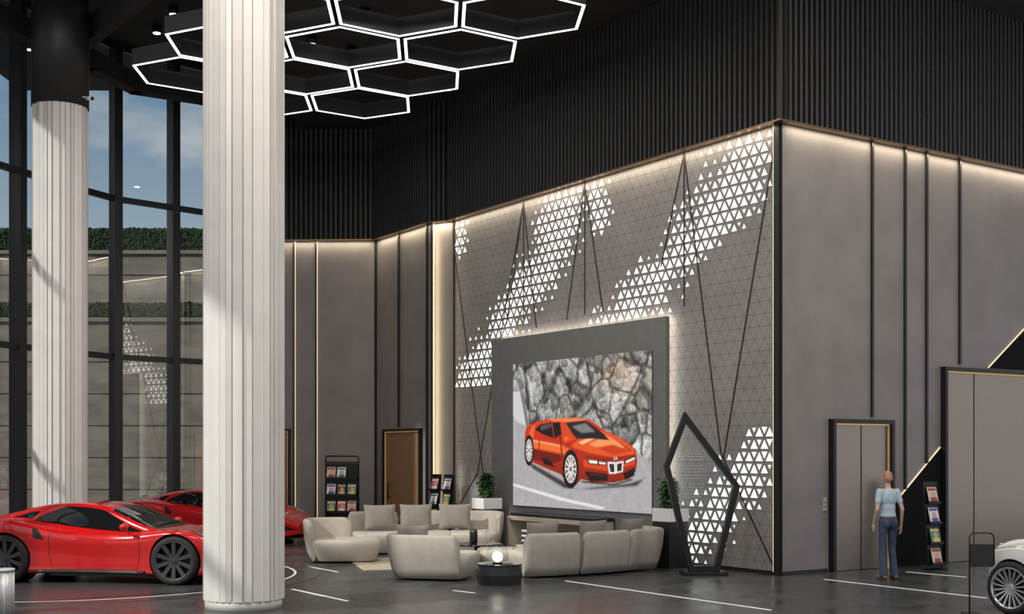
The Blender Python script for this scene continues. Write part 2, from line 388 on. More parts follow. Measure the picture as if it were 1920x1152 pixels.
def wdoor(n,M,x0,x1,h,hx):
    mb=MB()
    mb.bb(x0,x0+0.06,-0.10,0,0,h,0);mb.bb(x1-0.06,x1,-0.10,0,0,h,0);mb.bb(x0+0.06,x1-0.06,-0.10,0,h-0.06,h,0)
    mb.bb(x0+0.06,x0+0.08,-0.05,0,0,h-0.06,2);mb.bb(x1-0.08,x1-0.06,-0.05,0,0,h-0.06,2);mb.bb(x0+0.08,x1-0.08,-0.05,0,h-0.08,h-0.06,2)
    o=mb.make('door_%d'%n,[M_black,M_wood,MATS['gold_reveal']],M=M); struct(o,'vertical plank oak door in a black frame')
    mb=MB(); nn=12; xs=np.linspace(x0+0.08,x1-0.08,nn+1)
    for i in range(nn): mb.bb(xs[i]+0.004,xs[i+1]-0.004,-0.03,0,0.01,h-0.08,0)
    d=mb.make('door_leaf',M_wood,parent=o)
    mb=MB(); mb.cyl((hx,-0.09,0.85),(hx,-0.09,1.25),0.014);mb.cyl((hx,-0.03,0.9),(hx,-0.09,0.9),0.01);mb.cyl((hx,-0.03,1.2),(hx,-0.09,1.2),0.01)
    mb.make('door_handle',M_black,parent=o)
wdoor(3,MW,0.50,2.42,2.56,0.82)
wdoor(4,MX,0.40,1.52,2.58,0.62)

# ------------------------------------------------------------------ glazed wall
for i in range(len(win)-1):
    M,L=frame(win[i],win[i+1])
    mb=MB(); mb.bb(-0.10,0.10,-0.15,0.15,0,HC2)
    for z0,z1 in [(0,0.12),(4.17,4.30),(7.89,8.02),(11.45,11.6)]: mb.bb(0.10,L-0.10,-0.06,0.06,z0,z1)
    w=mb.make('window_%d'%(i+1),M_frame,M=M); struct(w,'tall dark framed curtain wall window bay')
    mb=MB(); mb.add([(0.1,0,0.12),(L-0.1,0,0.12),(L-0.1,0,11.45),(0.1,0,11.45)],[(0,1,2,3)])
    mb.make('glass_pane',M_win,parent=w)

# ------------------------------------------------------------------ columns
def column(loc,label,hwhite=8.64,seed=11):
    th=thing('column',label,'column',loc)
    R=0.50; rn=random.Random(seed)
    ws=[]
    while sum(ws)<2*pi-0.10: ws.append(rn.choice((0.15,0.19,0.24,0.28)))
    s=2*pi/sum(ws); ws=[w*s for w in ws]; prof=[]; a0=0
    for w in ws:
        g=0.022/w; tl=rn.choice((-0.028,-0.012,0.014,0.026))
        for fa,r in ((0.0,R-0.045),(g,R-0.045),(g*1.15,R+0.008-tl/2),(1-g*0.15,R+0.008+tl/2),(1.0,R-0.045)):
            prof.append((r*math.cos(a0+fa*w),r*math.sin(a0+fa*w)))
        a0+=w
    mb=MB(); mb.loft([[(x,y,z) for x,y in prof] for z in (0.12,hwhite)],0,False)
    mb.make('fluted_shaft',M_col,parent=th)
    mb=MB(); mb.cyl((0,0,0),(0,0,0.12),0.49,seg=48); mb.make('base_ring',mat('column_base',(0.55,0.53,0.5),0.5),parent=th)
    mb=MB(); mb.cyl((0,0,hwhite),(0,0,HC if loc[0]>-5 else HC2),0.53,seg=48); mb.make('upper_shaft',M_colblk,parent=th,label='black upper shaft')
    return th
column((-3.453,16.0,0),'white fluted round column standing near the sports cars')
column((-8.72,24.0,0),'white fluted column with black upper shaft by the windows',seed=5)
sc=thing('security_camera','small white bullet security camera on the black column top','security camera',(-8.15,23.82,8.75))
mb=MB(); mb.cyl((-0.08,0.0,0.05),(0.02,-0.02,0.05),0.02); mb.make('bracket',M_white,parent=sc)
mb=MB(); mb.cyl((0.0,-0.01,0.03),(0.14,-0.10,0.0),0.04,0.045); mb.make('housing',M_white,parent=sc)
mb=MB(); mb.cyl((0.14,-0.10,0.0),(0.15,-0.106,-0.002),0.035); mb.make('camera_lens',M_black,parent=sc)

# ------------------------------------------------------------------ hexagon pendants
def hexlamp():
    S=1.175*0.99
    th=thing('pendant_lamp','white glowing hexagonal frame pendant lamp hung from the ceiling','lamp',(0,0,0),0,'hexagonal pendant lamps')
    def ring(r0,r1,z0,z1,mb):
        for k in range(6):
            a=math.radians(30+60*k); b=math.radians(90+60*k)
            q=[(r0*math.cos(a),r0*math.sin(a)),(r0*math.cos(b),r0*math.sin(b)),(r1*math.cos(b),r1*math.sin(b)),(r1*math.cos(a),r1*math.sin(a))]
            mb.slab(q[::-1],z0,z1)
    mb=MB(); ring(S-0.066,S,0.010,0.32,mb); mb.make('lamp_frame',mat('lamp_side_dark',(0.05,0.05,0.052),0.45),parent=th)
    mb=MB(); ring(S-0.066,S-0.006,0.0,0.009,mb); mb.make('light_strip',M_hex,parent=th)
    for k in (0,2,4):
        a=math.radians(30+60*k); x=(S-0.035)*math.cos(a);y=(S-0.035)*math.sin(a)
        mb=MB(); mb.cyl((x,y,0.32),(x,y,HC-9.3),0.004,seg=6); mb.make('wire',M_black,parent=th)
    return th
hl=hexlamp(); first=True
H=7.3; S0=0.1645
e=(math.cos(math.radians(183.5)),math.sin(math.radians(183.5)))
rows=[((0.023,2.853),3),((-0.130,3.0975),3),((-0.281,3.3375),3),((-0.4327,3.573),2)]
for (cx,cy),n in rows:
    for k in range(n):
        x=(cx+e[0]*k*S0*1.732)*H; y=(cy+e[1]*k*S0*1.732)*H
        if first: hl.location=(x,y,9.3); hl.rotation_euler=(0,0,math.radians(3.5)); first=False
        else: copytree(hl,(x,y,9.3),math.radians(3.5))
sp0=None
for (x,y,z) in [(-8.0,28.0,HC2),(-7.3,26.8,HC2),(-6.6,24.0,HC2),(-3.9,24.2,HC),(-3.2,24.8,HC),(-2.7,22.7,HC),(-1.4,27.2,HC),(-6.1,22.8,HC2),(-9.8,24.5,HC2)]:
    if sp0 is None:
        sp0=thing('ceiling_spotlight','small black cylinder spotlight on the ceiling','spotlight',(x,y,z),0,'ceiling spotlights')
        mb=MB(); mb.cyl((0,0,-0.16),(0,0,0),0.095,seg=20); mb.make('housing',M_black,parent=sp0)
        mb=MB(); mb.cyl((0,0,-0.17),(0,0,-0.16),0.082,seg=20); mb.make('lamp_face',M_down,parent=sp0)
    else: copytree(sp0,(x,y,z))

# ------------------------------------------------------------------ screen wall
OUT=0.22
mb=MB(); mb.bb(-8.30,-2.57,-OUT,-0.12,0.0,4.42)
sur=mb.make('screen_backing_panel',M_panel,M=MF,bevel=0.01); tag(sur,'large grey backing panel glowing around its edges on the feature wall','wall panel')
mb=MB()
mb.bb(-8.22,-2.70,-0.115,-0.095,4.385,4.415);mb.bb(-8.22,-8.20,-0.118,-0.10,0.1,4.385);mb.bb(-2.70,-2.68,-0.115,-0.10,0.1,4.385)
mb.make('light_strip',M_led_hot,parent=sur)
mb=MB(); mb.bb(-7.6,-3.3,-0.12,-0.0,0.5,4.0); mb.make('mounting_spacer',M_black,parent=sur)
def on_screen(px,py,o=OUT+0.03):
    k=(px-960)/FL; ox=C[0]-0.8325*o; oy=C[1]-0.554*o
    t=(ox-oy*k)/(0.554+0.8325*k); return t,EYE+(HZ-py)/FL*(oy+0.8325*t)
T0,Za=on_screen(962,683);_,Zb=on_screen(962,948);T1,Zc=on_screen(1222,657);_,Zd=on_screen(1222,964)
ZT=(Za+Zc)/2; ZB=(Zb+Zd)/2
NU,NV=640,420
U,V=np.meshgrid(np.linspace(0,1,NU),np.linspace(0,1,NV))
W_=T0-T1; H_=ZT-ZB
def uv(p):
    t,z=on_screen(*p); return ((T0-t)/W_,(z-ZB)/H_)
def inside(poly):
    P=[uv(p) for p in poly]; res=np.zeros(U.shape,bool); n=len(P); j=n-1
    for i in range(n):
        xi,yi=P[i];xj,yj=P[j]
        if yi!=yj:
            c=((yi>V)!=(yj>V))&(U<(xj-xi)*(V-yi)/(yj-yi)+xi); res^=c
        j=i
    return res
def ellm(c,rx,ry):
    x0,y0=uv((c[0]-rx,c[1]));x1,_=uv((c[0]+rx,c[1]));_,ya=uv((c[0],c[1]-ry));_,yb=uv((c[0],c[1]+ry))
    cx,cy=(x0+x1)/2,(ya+yb)/2
    return ((U-cx)/((x1-x0)/2))**2+((V-cy)/((ya-yb)/2))**2<1
def lin(c): return np.array([(x/255)**2.2 for x in c])
def blur(a,n=1):
    for _ in range(n):
        p=np.pad(a,((1,1),(1,1),(0,0)),mode='edge')
        a=(p[1:-1,1:-1]*4+p[:-2,1:-1]*2+p[2:,1:-1]*2+p[1:-1,:-2]*2+p[1:-1,2:]*2+p[:-2,:-2]+p[2:,2:]+p[:-2,2:]+p[2:,:-2])/16
    return a
rock=np.zeros((NV,NU)); warm=np.zeros((NV,NU)); ns=np.zeros((NV,NU))
# layered cliff: blocky strata cells of three sizes with dark joints between them
for j in range(NV):
    for i in range(NU):
        u=i/NU*4.6; v=j/NV*3.0
        nf=noise.fractal(Vector((u*7,v*7,3.0)),0.6,2.2,6); ns[j,i]=nf
        warm[j,i]=noise.noise(Vector((u*1.3+5,v*1.5,7.0)))
        if v<0.55: continue
        w=noise.noise_vector(Vector((u*1.3,v*1.3,0.0))); w2=noise.noise_vector(Vector((u*5,v*5,2.0)))
        x=u*0.96+0.22*v+w.x*0.16+w2.x*0.04; y=v*0.96-0.22*u+w.y*0.16+w2.y*0.04
        d,pts=noise.voronoi(Vector((x*1.9,y*1.7,0.0)))
        d2,p2=noise.voronoi(Vector((x*5.0,y*4.0,4.0)),distance_metric='MANHATTAN')
        d3,p3=noise.voronoi(Vector((x*12,y*12,8.0)))
        c=noise.cell(pts[0]*9); c2=noise.cell(p2[0]*9); c3=noise.cell(p3[0]*9)
        facet=math.tanh(((x*5.0-p2[0].x)*0.5+(y*4.0-p2[0].y)*1.0)*1.3)
        e1=min(1,(d[1]-d[0])*8+0.05); e2=min(1,(d2[1]-d2[0])*6+0.30); e3=min(1,(d3[1]-d3[0])*5+0.6)
        rock[j,i]=(0.62+0.20*c+0.20*c2+0.10*c3+0.20*facet+0.16*nf)*(0.30+0.70*e1)*(0.50+0.50*e2)*e3
r=np.clip(rock,0.05,1.1)[...,None]
wx,wy=uv((1160,705))
wm=np.clip(np.clip(warm*1.6,0,1)*0.3+0.8*np.exp(-(((U-wx)/0.15)**2+((V-wy)/0.13)**2))*np.clip(0.6+ns,0,1),0,1)[...,None]
img=r**1.6*((1-wm)*np.array([0.72,0.72,0.69])+wm*np.array([0.82,0.50,0.25]))*1.0
nsn=ns[...,None]
road=inside([(950,735),(978,735),(985,775),(988,805),(1100,830),(1190,840),(1235,890),(1235,990),(950,965)])
img[road]=(np.ones_like(img)*lin((170,168,170))*(1+0.12*nsn))[road]
sky=inside([(950,735),(976,735),(984,775),(986,800),(968,790),(950,760)])
img[sky]=lin((205,205,208))
def fill(poly,c,soft=0):
    m=inside(poly)
    if soft:
        mm=blur(m.astype(float)[...,None],soft); img[:]=img*(1-mm)+mm*lin(c)
    else: img[m]=lin(c)
fill([(975,735),(981,735),(990,790),(994,805),(987,802)],(120,118,120),3)
fill([(950,903),(1060,935),(1135,952),(1128,956),(1050,939),(950,908)],(228,225,218),1)
fill([(984,862),(1060,905),(1080,918),(1180,907),(1208,898),(1194,912),(1110,918),(1058,916),(1000,880)],(70,62,62),10)
body=[(984,830),(984,815),(987,802),(996,796),(1010,791),(1030,787),(1055,785),(1085,784),(1105,788),(1118,796),(1132,807),(1155,817),(1180,831),(1192,845),(1195,866),(1192,884),(1180,899),(1150,906),(1112,905),(1090,899),(1079,911),(1062,905),(1052,890),(1020,877),(1001,868),(987,860)]
bmask=inside(body)
_,vt=uv((1085,784));_,vb=uv((1080,910))
sh=np.clip((V-vb)/(vt-vb),0,1)[...,None]
refl=0.5+0.5*np.sin((V[...,None]*30+U[...,None]*9)+1.5*nsn)
bc=lin((192,48,17))*(0.42+0.85*sh+0.28*refl*sh)*(1+0.05*nsn)
img[bmask]=bc[bmask]
fill([(1082,826),(1128,808),(1160,820),(1188,842),(1190,852),(1150,858),(1105,850),(1070,838)],(230,88,35),5)
fill([(1104,834),(1135,817),(1158,828),(1172,840),(1140,846)],(252,150,95),9)
fill([(1084,830),(1128,812),(1131,815),(1092,834)],(255,190,150),3)
fill([(1118,840),(1150,834),(1182,847),(1150,854)],(200,60,22),6)
fill([(1150,822),(1152,822),(1186,846),(1183,847)],(150,40,14),2)
fill([(1030,786),(1085,784),(1102,788),(1065,792),(1034,790)],(246,128,74),3)
fill([(996,800),(1004,796),(1000,822),(990,822)],(236,98,44),4)
fill([(1000,824),(1050,834),(1078,848),(1062,853),(1000,840)],(242,108,50),5)
fill([(1000,826),(1052,836),(1053,838),(1000,828)],(255,180,140),2)
fill([(988,840),(1050,853),(1054,864),(1035,870),(1000,862)],(110,22,10),5)
fill([(1049,818),(1051,818),(1056,862),(1053,862)],(120,28,10),1)
fill([(1010,824),(1012,824),(1012,862),(1010,861)],(130,32,12),1)
fill([(1094,862),(1140,872),(1190,862),(1190,872),(1140,884),(1094,876)],(216,74,30),5)
fill([(1096,854),(1140,861),(1190,853),(1190,856),(1140,865),(1096,858)],(140,34,12),2)
fill([(1003,806),(1012,797),(1032,792),(1050,792),(1053,815),(1040,823),(1018,815)],(24,20,22),2)
fill([(1012,800),(1032,794),(1036,800),(1016,808)],(80,76,80),4)
fill([(1034,792),(1036,792),(1040,822),(1038,822)],(170,50,20),1)
fill([(1061,793),(1098,789),(1108,795),(1132,814),(1143,826),(1110,823),(1082,823),(1068,808)],(36,32,36),2)
fill([(1072,800),(1098,794),(1116,810),(1090,812)],(130,124,126),8)
fill([(1053,794),(1060,793),(1080,824),(1058,832),(1054,815)],(215,72,26),2)
fill([(1016,858),(1032,864),(1040,877),(1020,871)],(26,12,10),2)
fill([(1100,861),(1138,866),(1138,874),(1104,871)],(60,40,38),2); fill([(1103,863),(1120,865),(1120,870),(1106,869)],(252,248,238),1); fill([(1123,866),(1136,868),(1136,872),(1123,870)],(235,232,225),1)
fill([(1170,863),(1191,855),(1193,862),(1172,871)],(60,40,38),2); fill([(1173,865),(1190,858),(1191,861),(1174,869)],(252,248,238),1)
fill([(1096,884),(1138,889),(1140,902),(1106,903)],(24,14,14),2)
fill([(1104,888),(1134,892),(1134,894),(1104,890)],(90,40,30),1)
fill([(1168,888),(1191,877),(1189,893),(1172,900)],(24,14,14),2)
fill([(1090,902),(1150,908),(1186,898),(1186,901),(1150,911),(1090,905)],(40,20,18),2)
fill([(1139,867),(1154,867),(1155,889),(1142,889)],(235,235,235),1); fill([(1142,870.5),(1151.5,870.5),(1152,886),(1144.5,886)],(14,14,16))
fill([(1155,867),(1169,865),(1168,885),(1155,888)],(235,235,235),1); fill([(1157,870.5),(1166.5,868.5),(1165.5,883),(1157,885)],(14,14,16))
for q in (1145,1147.5,1150,1159,1161.5,1164): fill([(q,871),(q+0.6,871),(q+0.6,885),(q,885)],(90,90,90))
fill([(1151,858),(1157,857.5),(1157,862),(1151,862.5)],(225,228,235),1); fill([(1152.5,858.8),(1155.5,858.5),(1155.5,861.2),(1152.5,861.5)],(30,60,140))
fill([(1056,822),(1064,818),(1068,824),(1058,828)],(240,100,42),1)
for cc,rx,ry in (((1070,880),14,34),((992,845),8,27)):
    img[ellm(cc,rx*1.10,ry*1.08)]=lin((60,16,8)); img[ellm(cc,rx,ry)]=lin((22,20,20)); img[ellm(cc,rx*0.78,ry*0.78)]=lin((205,200,194)); img[ellm(cc,rx*0.68,ry*0.68)]=lin((84,78,76))
    for a in range(0,360,30):
        for q in np.linspace(0.15,0.66,12):
            dx=math.cos(math.radians(a))*rx*q; dy=math.sin(math.radians(a))*ry*q
            img[ellm((cc[0]+dx,cc[1]+dy),rx*0.085,ry*0.06)]=lin((225,220,214))
    img[ellm(cc,rx*0.14,ry*0.14)]=lin((90,85,85))
img=blur(img,1)
vs=[];fs=[]
for j in range(NV):
    for i in range(NU): vs.append((-T0+W_*i/(NU-1),-OUT-0.03,ZB+H_*j/(NV-1)))
for j in range(NV-1):
    for i in range(NU-1):
        a=j*NU+i; fs.append((a,a+1,a+1+NU,a+NU))
scr=thing('video_wall','large lit video wall showing an orange sports car before rocks','screen'); scr.matrix_world=MF
me=bpy.data.meshes.new('display_image'); me.from_pydata(vs,[],fs)
ca=me.color_attributes.new('pic','FLOAT_COLOR','POINT'); rgba=np.ones((NV*NU,4),dtype=np.float32); rgba[:,:3]=np.clip(img.reshape(-1,3),0,1); ca.data.foreach_set('color',rgba.ravel())
m=bpy.data.materials.new('display_picture'); m.use_nodes=True; nt=m.node_tree; b=nt.nodes['Principled BSDF']; at=nt.nodes.new('ShaderNodeAttribute'); at.attribute_name='pic'
b.inputs['Base Color'].default_value=(0.02,0.02,0.02,1); b.inputs['Roughness'].default_value=0.35
nt.links.new(at.outputs['Color'],b.inputs['Emission Color']); b.inputs['Emission Strength'].default_value=1.0
me.materials.append(m); di=bpy.data.objects.new('display_image',me); COL.objects.link(di); di.parent=scr
mb=MB(); mb.bb(-T0,-T1,-OUT-0.028,-OUT,ZB,ZT); mb.make('bezel',mat('bezel_grey',(0.10,0.10,0.10),0.5),parent=scr)

# media console
con=thing('media_console','low beige media console with open niche and dark top','console'); con.matrix_world=MF
x0,x1=-6.85,-4.0; yf=-0.78
mb=MB(); mb.bb(x0,x1,yf,-0.26,0.05,0.13);mb.bb(x0,x0+0.08,yf,-0.26,0.13,0.62);mb.bb(x1-0.08,x1,yf,-0.26,0.13,0.62);mb.bb(x0+0.08,x1-0.08,-0.32,-0.26,0.13,0.62);mb.bb(x0,x1,yf,-0.26,0.62,0.70)
mb.make('carcass',mat('console_beige',(0.50,0.45,0.37),0.5),parent=con,bevel=0.008)
mb=MB(); mb.bb(x0-0.02,x1+0.02,yf+0.1,-0.25,0.70,0.76); mb.make('top_board',M_blacks,parent=con,bevel=0.006)
mb=MB(); mb.bb(x0+0.5,x1-0.09,yf+0.03,yf+0.08,0.14,0.44)
n=26
for i in range(n):
    xx=x0+0.52+(x1-x0-0.64)*i/n
    for k in range(3): mb.prism([(xx,0.14+k*0.10),(xx+0.04,0.19+k*0.10),(xx+0.08,0.14+k*0.10),(xx+0.08,0.165+k*0.10),(xx+0.04,0.215+k*0.10),(xx,0.165+k*0.10)],yf+0.01,yf+0.03,1)
mb.make('patterned_front',[M_white,M_black],parent=con,label='black and white zigzag front')
mb=MB(); mb.bb(x0+0.05,x1-0.05,yf+0.05,-0.3,0,0.05); mb.make('plinth',M_black,parent=con)

# ------------------------------------------------------------------ sofas
def rrect(w,d,r,n=6,ox=0,oy=0):
    pts=[]
    for cx,cy,a0 in ((w/2-r,d/2-r,0),(-w/2+r,d/2-r,90),(-w/2+r,-d/2+r,180),(w/2-r,-d/2+r,270)):
        for k in range(n+1):
            a=math.radians(a0+90*k/n); pts.append((cx+r*math.cos(a)+ox,cy+r*math.sin(a)+oy))
    return pts
def seatmesh(w,d,r=0.22,h=0.42,ox=0,oy=0):
    mb=MB(); rings=[]
    for z,ins in ((0.03,0.10),(0.05,0.085),(0.20,0.03),(0.31,0.0),(0.37,0.0),(0.405,0.02),(0.42,0.06),(0.425,0.13)):
        rings.append([(x,y,z*h/0.425) for x,y in rrect(w-2*ins,d-2*ins,max(0.05,r-ins*0.5),6,ox,oy)])
    mb.loft(rings,0,True)
    return mb
def arcpath(pts,n=10):
    P=[Vector((*p,0)) for p in pts]; out=[]
    P=[P[0]*2-P[1]]+P+[P[-1]*2-P[-2]]
    for i in range(1,len(P)-2):
        for k in range(n):
            t=k/n; p0,p1,p2,p3=P[i-1:i+3]
            out.append(0.5*((2*p1)+(-p0+p2)*t+(2*p0-5*p1+4*p2-p3)*t*t+(-p0+3*p1-3*p2+p3)*t**3))
    out.append(P[-2]); return out
def backmesh(path,H=0.72,endl=0.85,endr=0.85):
    prof=[(-0.10,0.10),(-0.085,0.35),(-0.03,H-0.06),(0.0,H-0.015),(0.05,H),(0.10,H-0.01),(0.125,H-0.05),(0.10,0.42),(0.045,0.18),(-0.01,0.04),(-0.06,0.04)]
    pts=arcpath(path); n=len(pts); rings=[]
    for i,p in enumerate(pts):
        t=(pts[min(i+1,n-1)]-pts[max(i-1,0)]).normalized(); o=Vector((t.y,-t.x,0))
        f=i/(n-1); e0=min(1,f/0.08); e1=min(1,(1-f)/0.08)
        hs=min(endl+(1-endl)*math.sin(e0*pi/2),endr+(1-endr)*math.sin(e1*pi/2))
        th=min(0.55+0.45*math.sin(e0*pi/2),0.55+0.45*math.sin(e1*pi/2))
        rings.append([p+o*(a*th)+Vector((0,0,b*hs if b>0.15 else b)) for a,b in prof])
    mb=MB(); mb.loft(rings,0,True); return mb
def module(th,cx,cy,rot,w,d,kind='plain',H=0.72):
    R=Matrix.Translation((cx,cy,0))@Matrix.Rotation(rot,4,'Z')
    s=seatmesh(w,d,oy=0.03).make('seat',M_fab2,parent=th); s.matrix_local=R
    if kind=='plain': path=[(-w/2+0.01,-d/2+0.04),(-w/4,-d/2+0.02),(0,-d/2),(w/4,-d/2+0.02),(w/2-0.01,-d/2+0.04)]
    elif kind=='wrapl': path=[(-w/2+0.03,d*0.12),(-w/2,-d*0.15),(-w/2+0.10,-d/2+0.12),(-w/4,-d/2+0.01),(0,-d/2),(w/4,-d/2+0.02),(w/2-0.10,-d/2+0.06)]
    elif kind=='wrapr': path=[(-w/2+0.01,-d/2+0.04),(-w/4,-d/2+0.02),(0,-d/2),(w/4,-d/2+0.01),(w/2-0.10,-d/2+0.12),(w/2,-d*0.15),(w/2-0.03,d*0.15)]
    else: path=None
    if path:
        b=backmesh(path,H).make('backrest',M_fab,parent=th); b.matrix_local=R
def pillow(loc,rot,tilt=0.25,w=0.52,h=0.42,t=0.16,label='taupe square throw pillow leaning on the beige sofa'):
    n=14; vs=[];fs=[]
    for side in (1,-1):
        for j in range(n+1):
            for i in range(n+1):
                u=-1+2*i/n; v=-1+2*j/n
                e=max(0,(1-u*u)*(1-v*v))**0.42
                pu=u*(1-0.07*(1-v*v)); pv=v*(1-0.07*(1-u*u))
                vs.append((pu*w/2,side*t/2*e,pv*h/2+h/2))
    N=(n+1)*(n+1)
    for s in range(2):
        for j in range(n):
            for i in range(n):
                a=s*N+j*(n+1)+i; f=(a,a+1,a+n+2,a+n+1); fs.append(f if s else f[::-1])
    mb=MB(); mb.add(vs,fs,0,True); o=mb.make('throw_pillow',M_pil)
    o.matrix_world=Matrix.Translation(loc)@Matrix.Rotation(rot,4,'Z')@Matrix.Rotation(tilt,4,'X')
    tag(o,label,'pillow','sofa throw pillows'); return o
rad=math.radians
th=thing('sofa','long curved beige modular sofa with rounded backrests facing the video wall','sofa',(0.95,20.4,0))
for (x,y,r,w,k) in [(0.44,20.15,24,0.99,'plain'),(1.24,20.62,36,0.98,'plain'),(1.92,21.22,44,0.95,'wrapr')]:
    module(th,x-0.95,y-20.4,rad(r),w,1.0,k)
module(th,-0.20-0.95,20.42-20.4,rad(8),0.72,0.85,'none')
for (x,y,r) in [(0.40,20.05,24),(1.2,20.52,36),(1.88,21.12,44)]:
    a=rad(r); pillow((x+math.sin(a)*0.16,y-math.cos(a)*0.16,0.43),a,0.14,0.58,0.46,0.15)
th=thing('lounge_chair','beige rounded lounge chair with low wraparound backrest','armchair',(-1.21,19.72,0),rad(-14))
module(th,0,0,0,1.26,1.05,'wrapl')
pillow((-1.56,19.68,0.44),rad(-16),0.14,0.55,0.42,0.15,'taupe throw pillow on the beige lounge chair')
th=thing('lounge_chair','beige chaise lounge seat with curved backrest on one end','armchair',(-3.12,22.75,0),rad(-82))
module(th,0,0.05,0,1.05,1.25,'wrapl',0.78)
th=thing('sofa','beige modular sofa with three pillows facing the seating rug','sofa',(-1.8,25.0,0))
for (x,y,r,w,k) in [(-2.66,24.65,196,1.05,'plain'),(-1.70,24.90,190,1.02,'plain'),(-0.78,24.98,182,1.0,'wrapl')]:
    module(th,x+1.8,y-25.0,rad(r),w,1.1,k,0.80)
for (x,y,r) in [(-2.62,24.80,200),(-1.92,24.98,192),(-1.15,25.10,184)]:
    a=rad(r); pillow((x,y,0.44),a,0.2,0.66,0.52,0.18)
mb=MB(); mb.slab([(x,y) for x,y in rrect(3.3,2.4,0.1)],0.001,0.012)
o=mb.make('area_rug',M_rug,loc=(-1.2,22.5,0),rot=rad(14)); tag(o,'flat tan woven rug on the floor between the sofas','rug')
th=thing('coffee_table','low round glossy black faceted coffee table','table',(-0.19,18.85,0))
mb=MB(); n=16; mb.loft([[(r*math.cos(2*pi*k/n),r*math.sin(2*pi*k/n),z) for k in range(n)] for r,z in ((0.33,0.0),(0.345,0.15),(0.33,0.29))],0,False); mb.make('table_body',M_blacks,parent=th)
mb=MB(); mb.cyl((0,0,0.29),(0,0,0.31),0.345,seg=48); mb.make('table_top',mat('gloss_black',(0.01,0.01,0.01),0.08),parent=th)
th=thing('coffee_table','low round black coffee table on the rug','table',(-0.62,22.1,0.012))
mb=MB(); mb.cyl((0,0,0),(0,0,0.02),0.25,seg=32);mb.cyl((0,0,0.02),(0,0,0.33),0.05); mb.make('pedestal',M_black,parent=th)
mb=MB(); mb.cyl((0,0,0.33),(0,0,0.36),0.45,seg=48); mb.make('table_top',MATS['gloss_black'],parent=th)
th=thing('table_lamp','small glowing globe lamp under a clear glass dome','lamp',(-0.22,18.85,0.31))
mb=MB(); mb.cyl((0,0,0),(0,0,0.02),0.07,seg=24); mb.make('lamp_base',M_black,parent=th)
mb=MB(); mb.ell((0,0,0.10),0.08,24,16); mb.make('globe',M_globe,parent=th)
mb=MB(); mb.loft([[(r*math.cos(2*pi*k/32),r*math.sin(2*pi*k/32),z) for k in range(32)] for r,z in ((0.10,0.005),(0.145,0.05),(0.165,0.12),(0.16,0.19),(0.13,0.25),(0.08,0.29),(0.02,0.305))],0,True,False); mb.make('glass_dome',M_clear,parent=th)
mb=MB(); mb.loft([[(r*math.cos(2*pi*k/24),r*math.sin(2*pi*k/24),z) for k in range(24)] for r,z in ((0.055,0),(0.07,0.03),(0.07,0.20),(0.06,0.25),(0.045,0.26),(0.045,0.22))],0,True)
o=mb.make('vase',M_blacks,loc=(-0.68,22.0,0.372)); tag(o,'dark ribbed cylindrical vase on the coffee table','vase')
mb=MB(); mb.loft([[(r*math.cos(2*pi*k/24),r*math.sin(2*pi*k/24),z) for k in range(24)] for r,z in ((0.05,0),(0.12,0.05),(0.15,0.13),(0.12,0.22),(0.09,0.25))],0,True,False)
o=mb.make('glass_bowl',M_clear,loc=(-0.35,22.05,0.372)); tag(o,'round clear glass bowl vase on the coffee table','vase')

# ------------------------------------------------------------------ planters
def plant(loc,w,label,rot):
    th=thing('potted_plant',label,'plant',loc,rot,'tall planters beside the video wall')
    mb=MB(); mb.box((0,0,0.40),(w,w,0.80),taper=0.92); mb.make('planter_base',M_blacks,parent=th,bevel=0.008)
    mb=MB(); mb.box((0,0,0.915),(w+0.01,w+0.01,0.23)); mb.make('planter_rim',M_white,parent=th,bevel=0.008,label='white upper band')
    mb=MB(); mb.box((0,0,1.035),(w-0.05,w-0.05,0.01)); mb.make('soil',M_soil,parent=th)
    mb=MB(); rnd=random.Random(3)
    for s in range(50):
        a=rnd.uniform(0,2*pi); ln=rnd.uniform(0.22,0.52); lean=rnd.uniform(0.05,0.4); ox=rnd.uniform(-.09,.09); oy=rnd.uniform(-.09,.09)
        pts=[]
        for k in range(6):
            t=k/5; pts.append(Vector((ox+math.cos(a)*lean*ln*t*t+rnd.uniform(-.01,.01),oy+math.sin(a)*lean*ln*t*t,1.04+ln*(t-0.25*lean*t*t))))
        mb.tube(pts,0.005,5,1)
        for k in range(1,6):
            for q in range(3):
                b=rnd.uniform(0,2*pi); L=rnd.uniform(0.08,0.12); wd=L*0.34; p=pts[k]
                d=Vector((math.cos(b),math.sin(b),rnd.uniform(-0.3,0.5))).normalized(); sdir=d.cross(Vector((0,0,1))).normalized(); up=sdir.cross(d)
                vs=[p,p+d*L*0.3+sdir*wd,p+d*L*0.65+sdir*wd*0.8-up*0.01,p+d*L-up*0.04,p+d*L*0.65-sdir*wd*0.8-up*0.01,p+d*L*0.3-sdir*wd,p+d*L*0.5+up*0.012]
                mb.add(vs,[(0,1,6),(1,2,6),(2,3,6),(3,4,6),(4,5,6),(5,0,6)],0,True)
    mb.make('foliage',[M_leaf,mat('stem',(0.05,0.06,0.02),0.7)],parent=th)
plant((2.74,21.50,0),0.44,'leafy green plant in a tall black and white square planter',rad(-56))
plant((-0.53,26.27,0),0.46,'bushy green plant in a tall planter beyond the sofa',rad(-56))

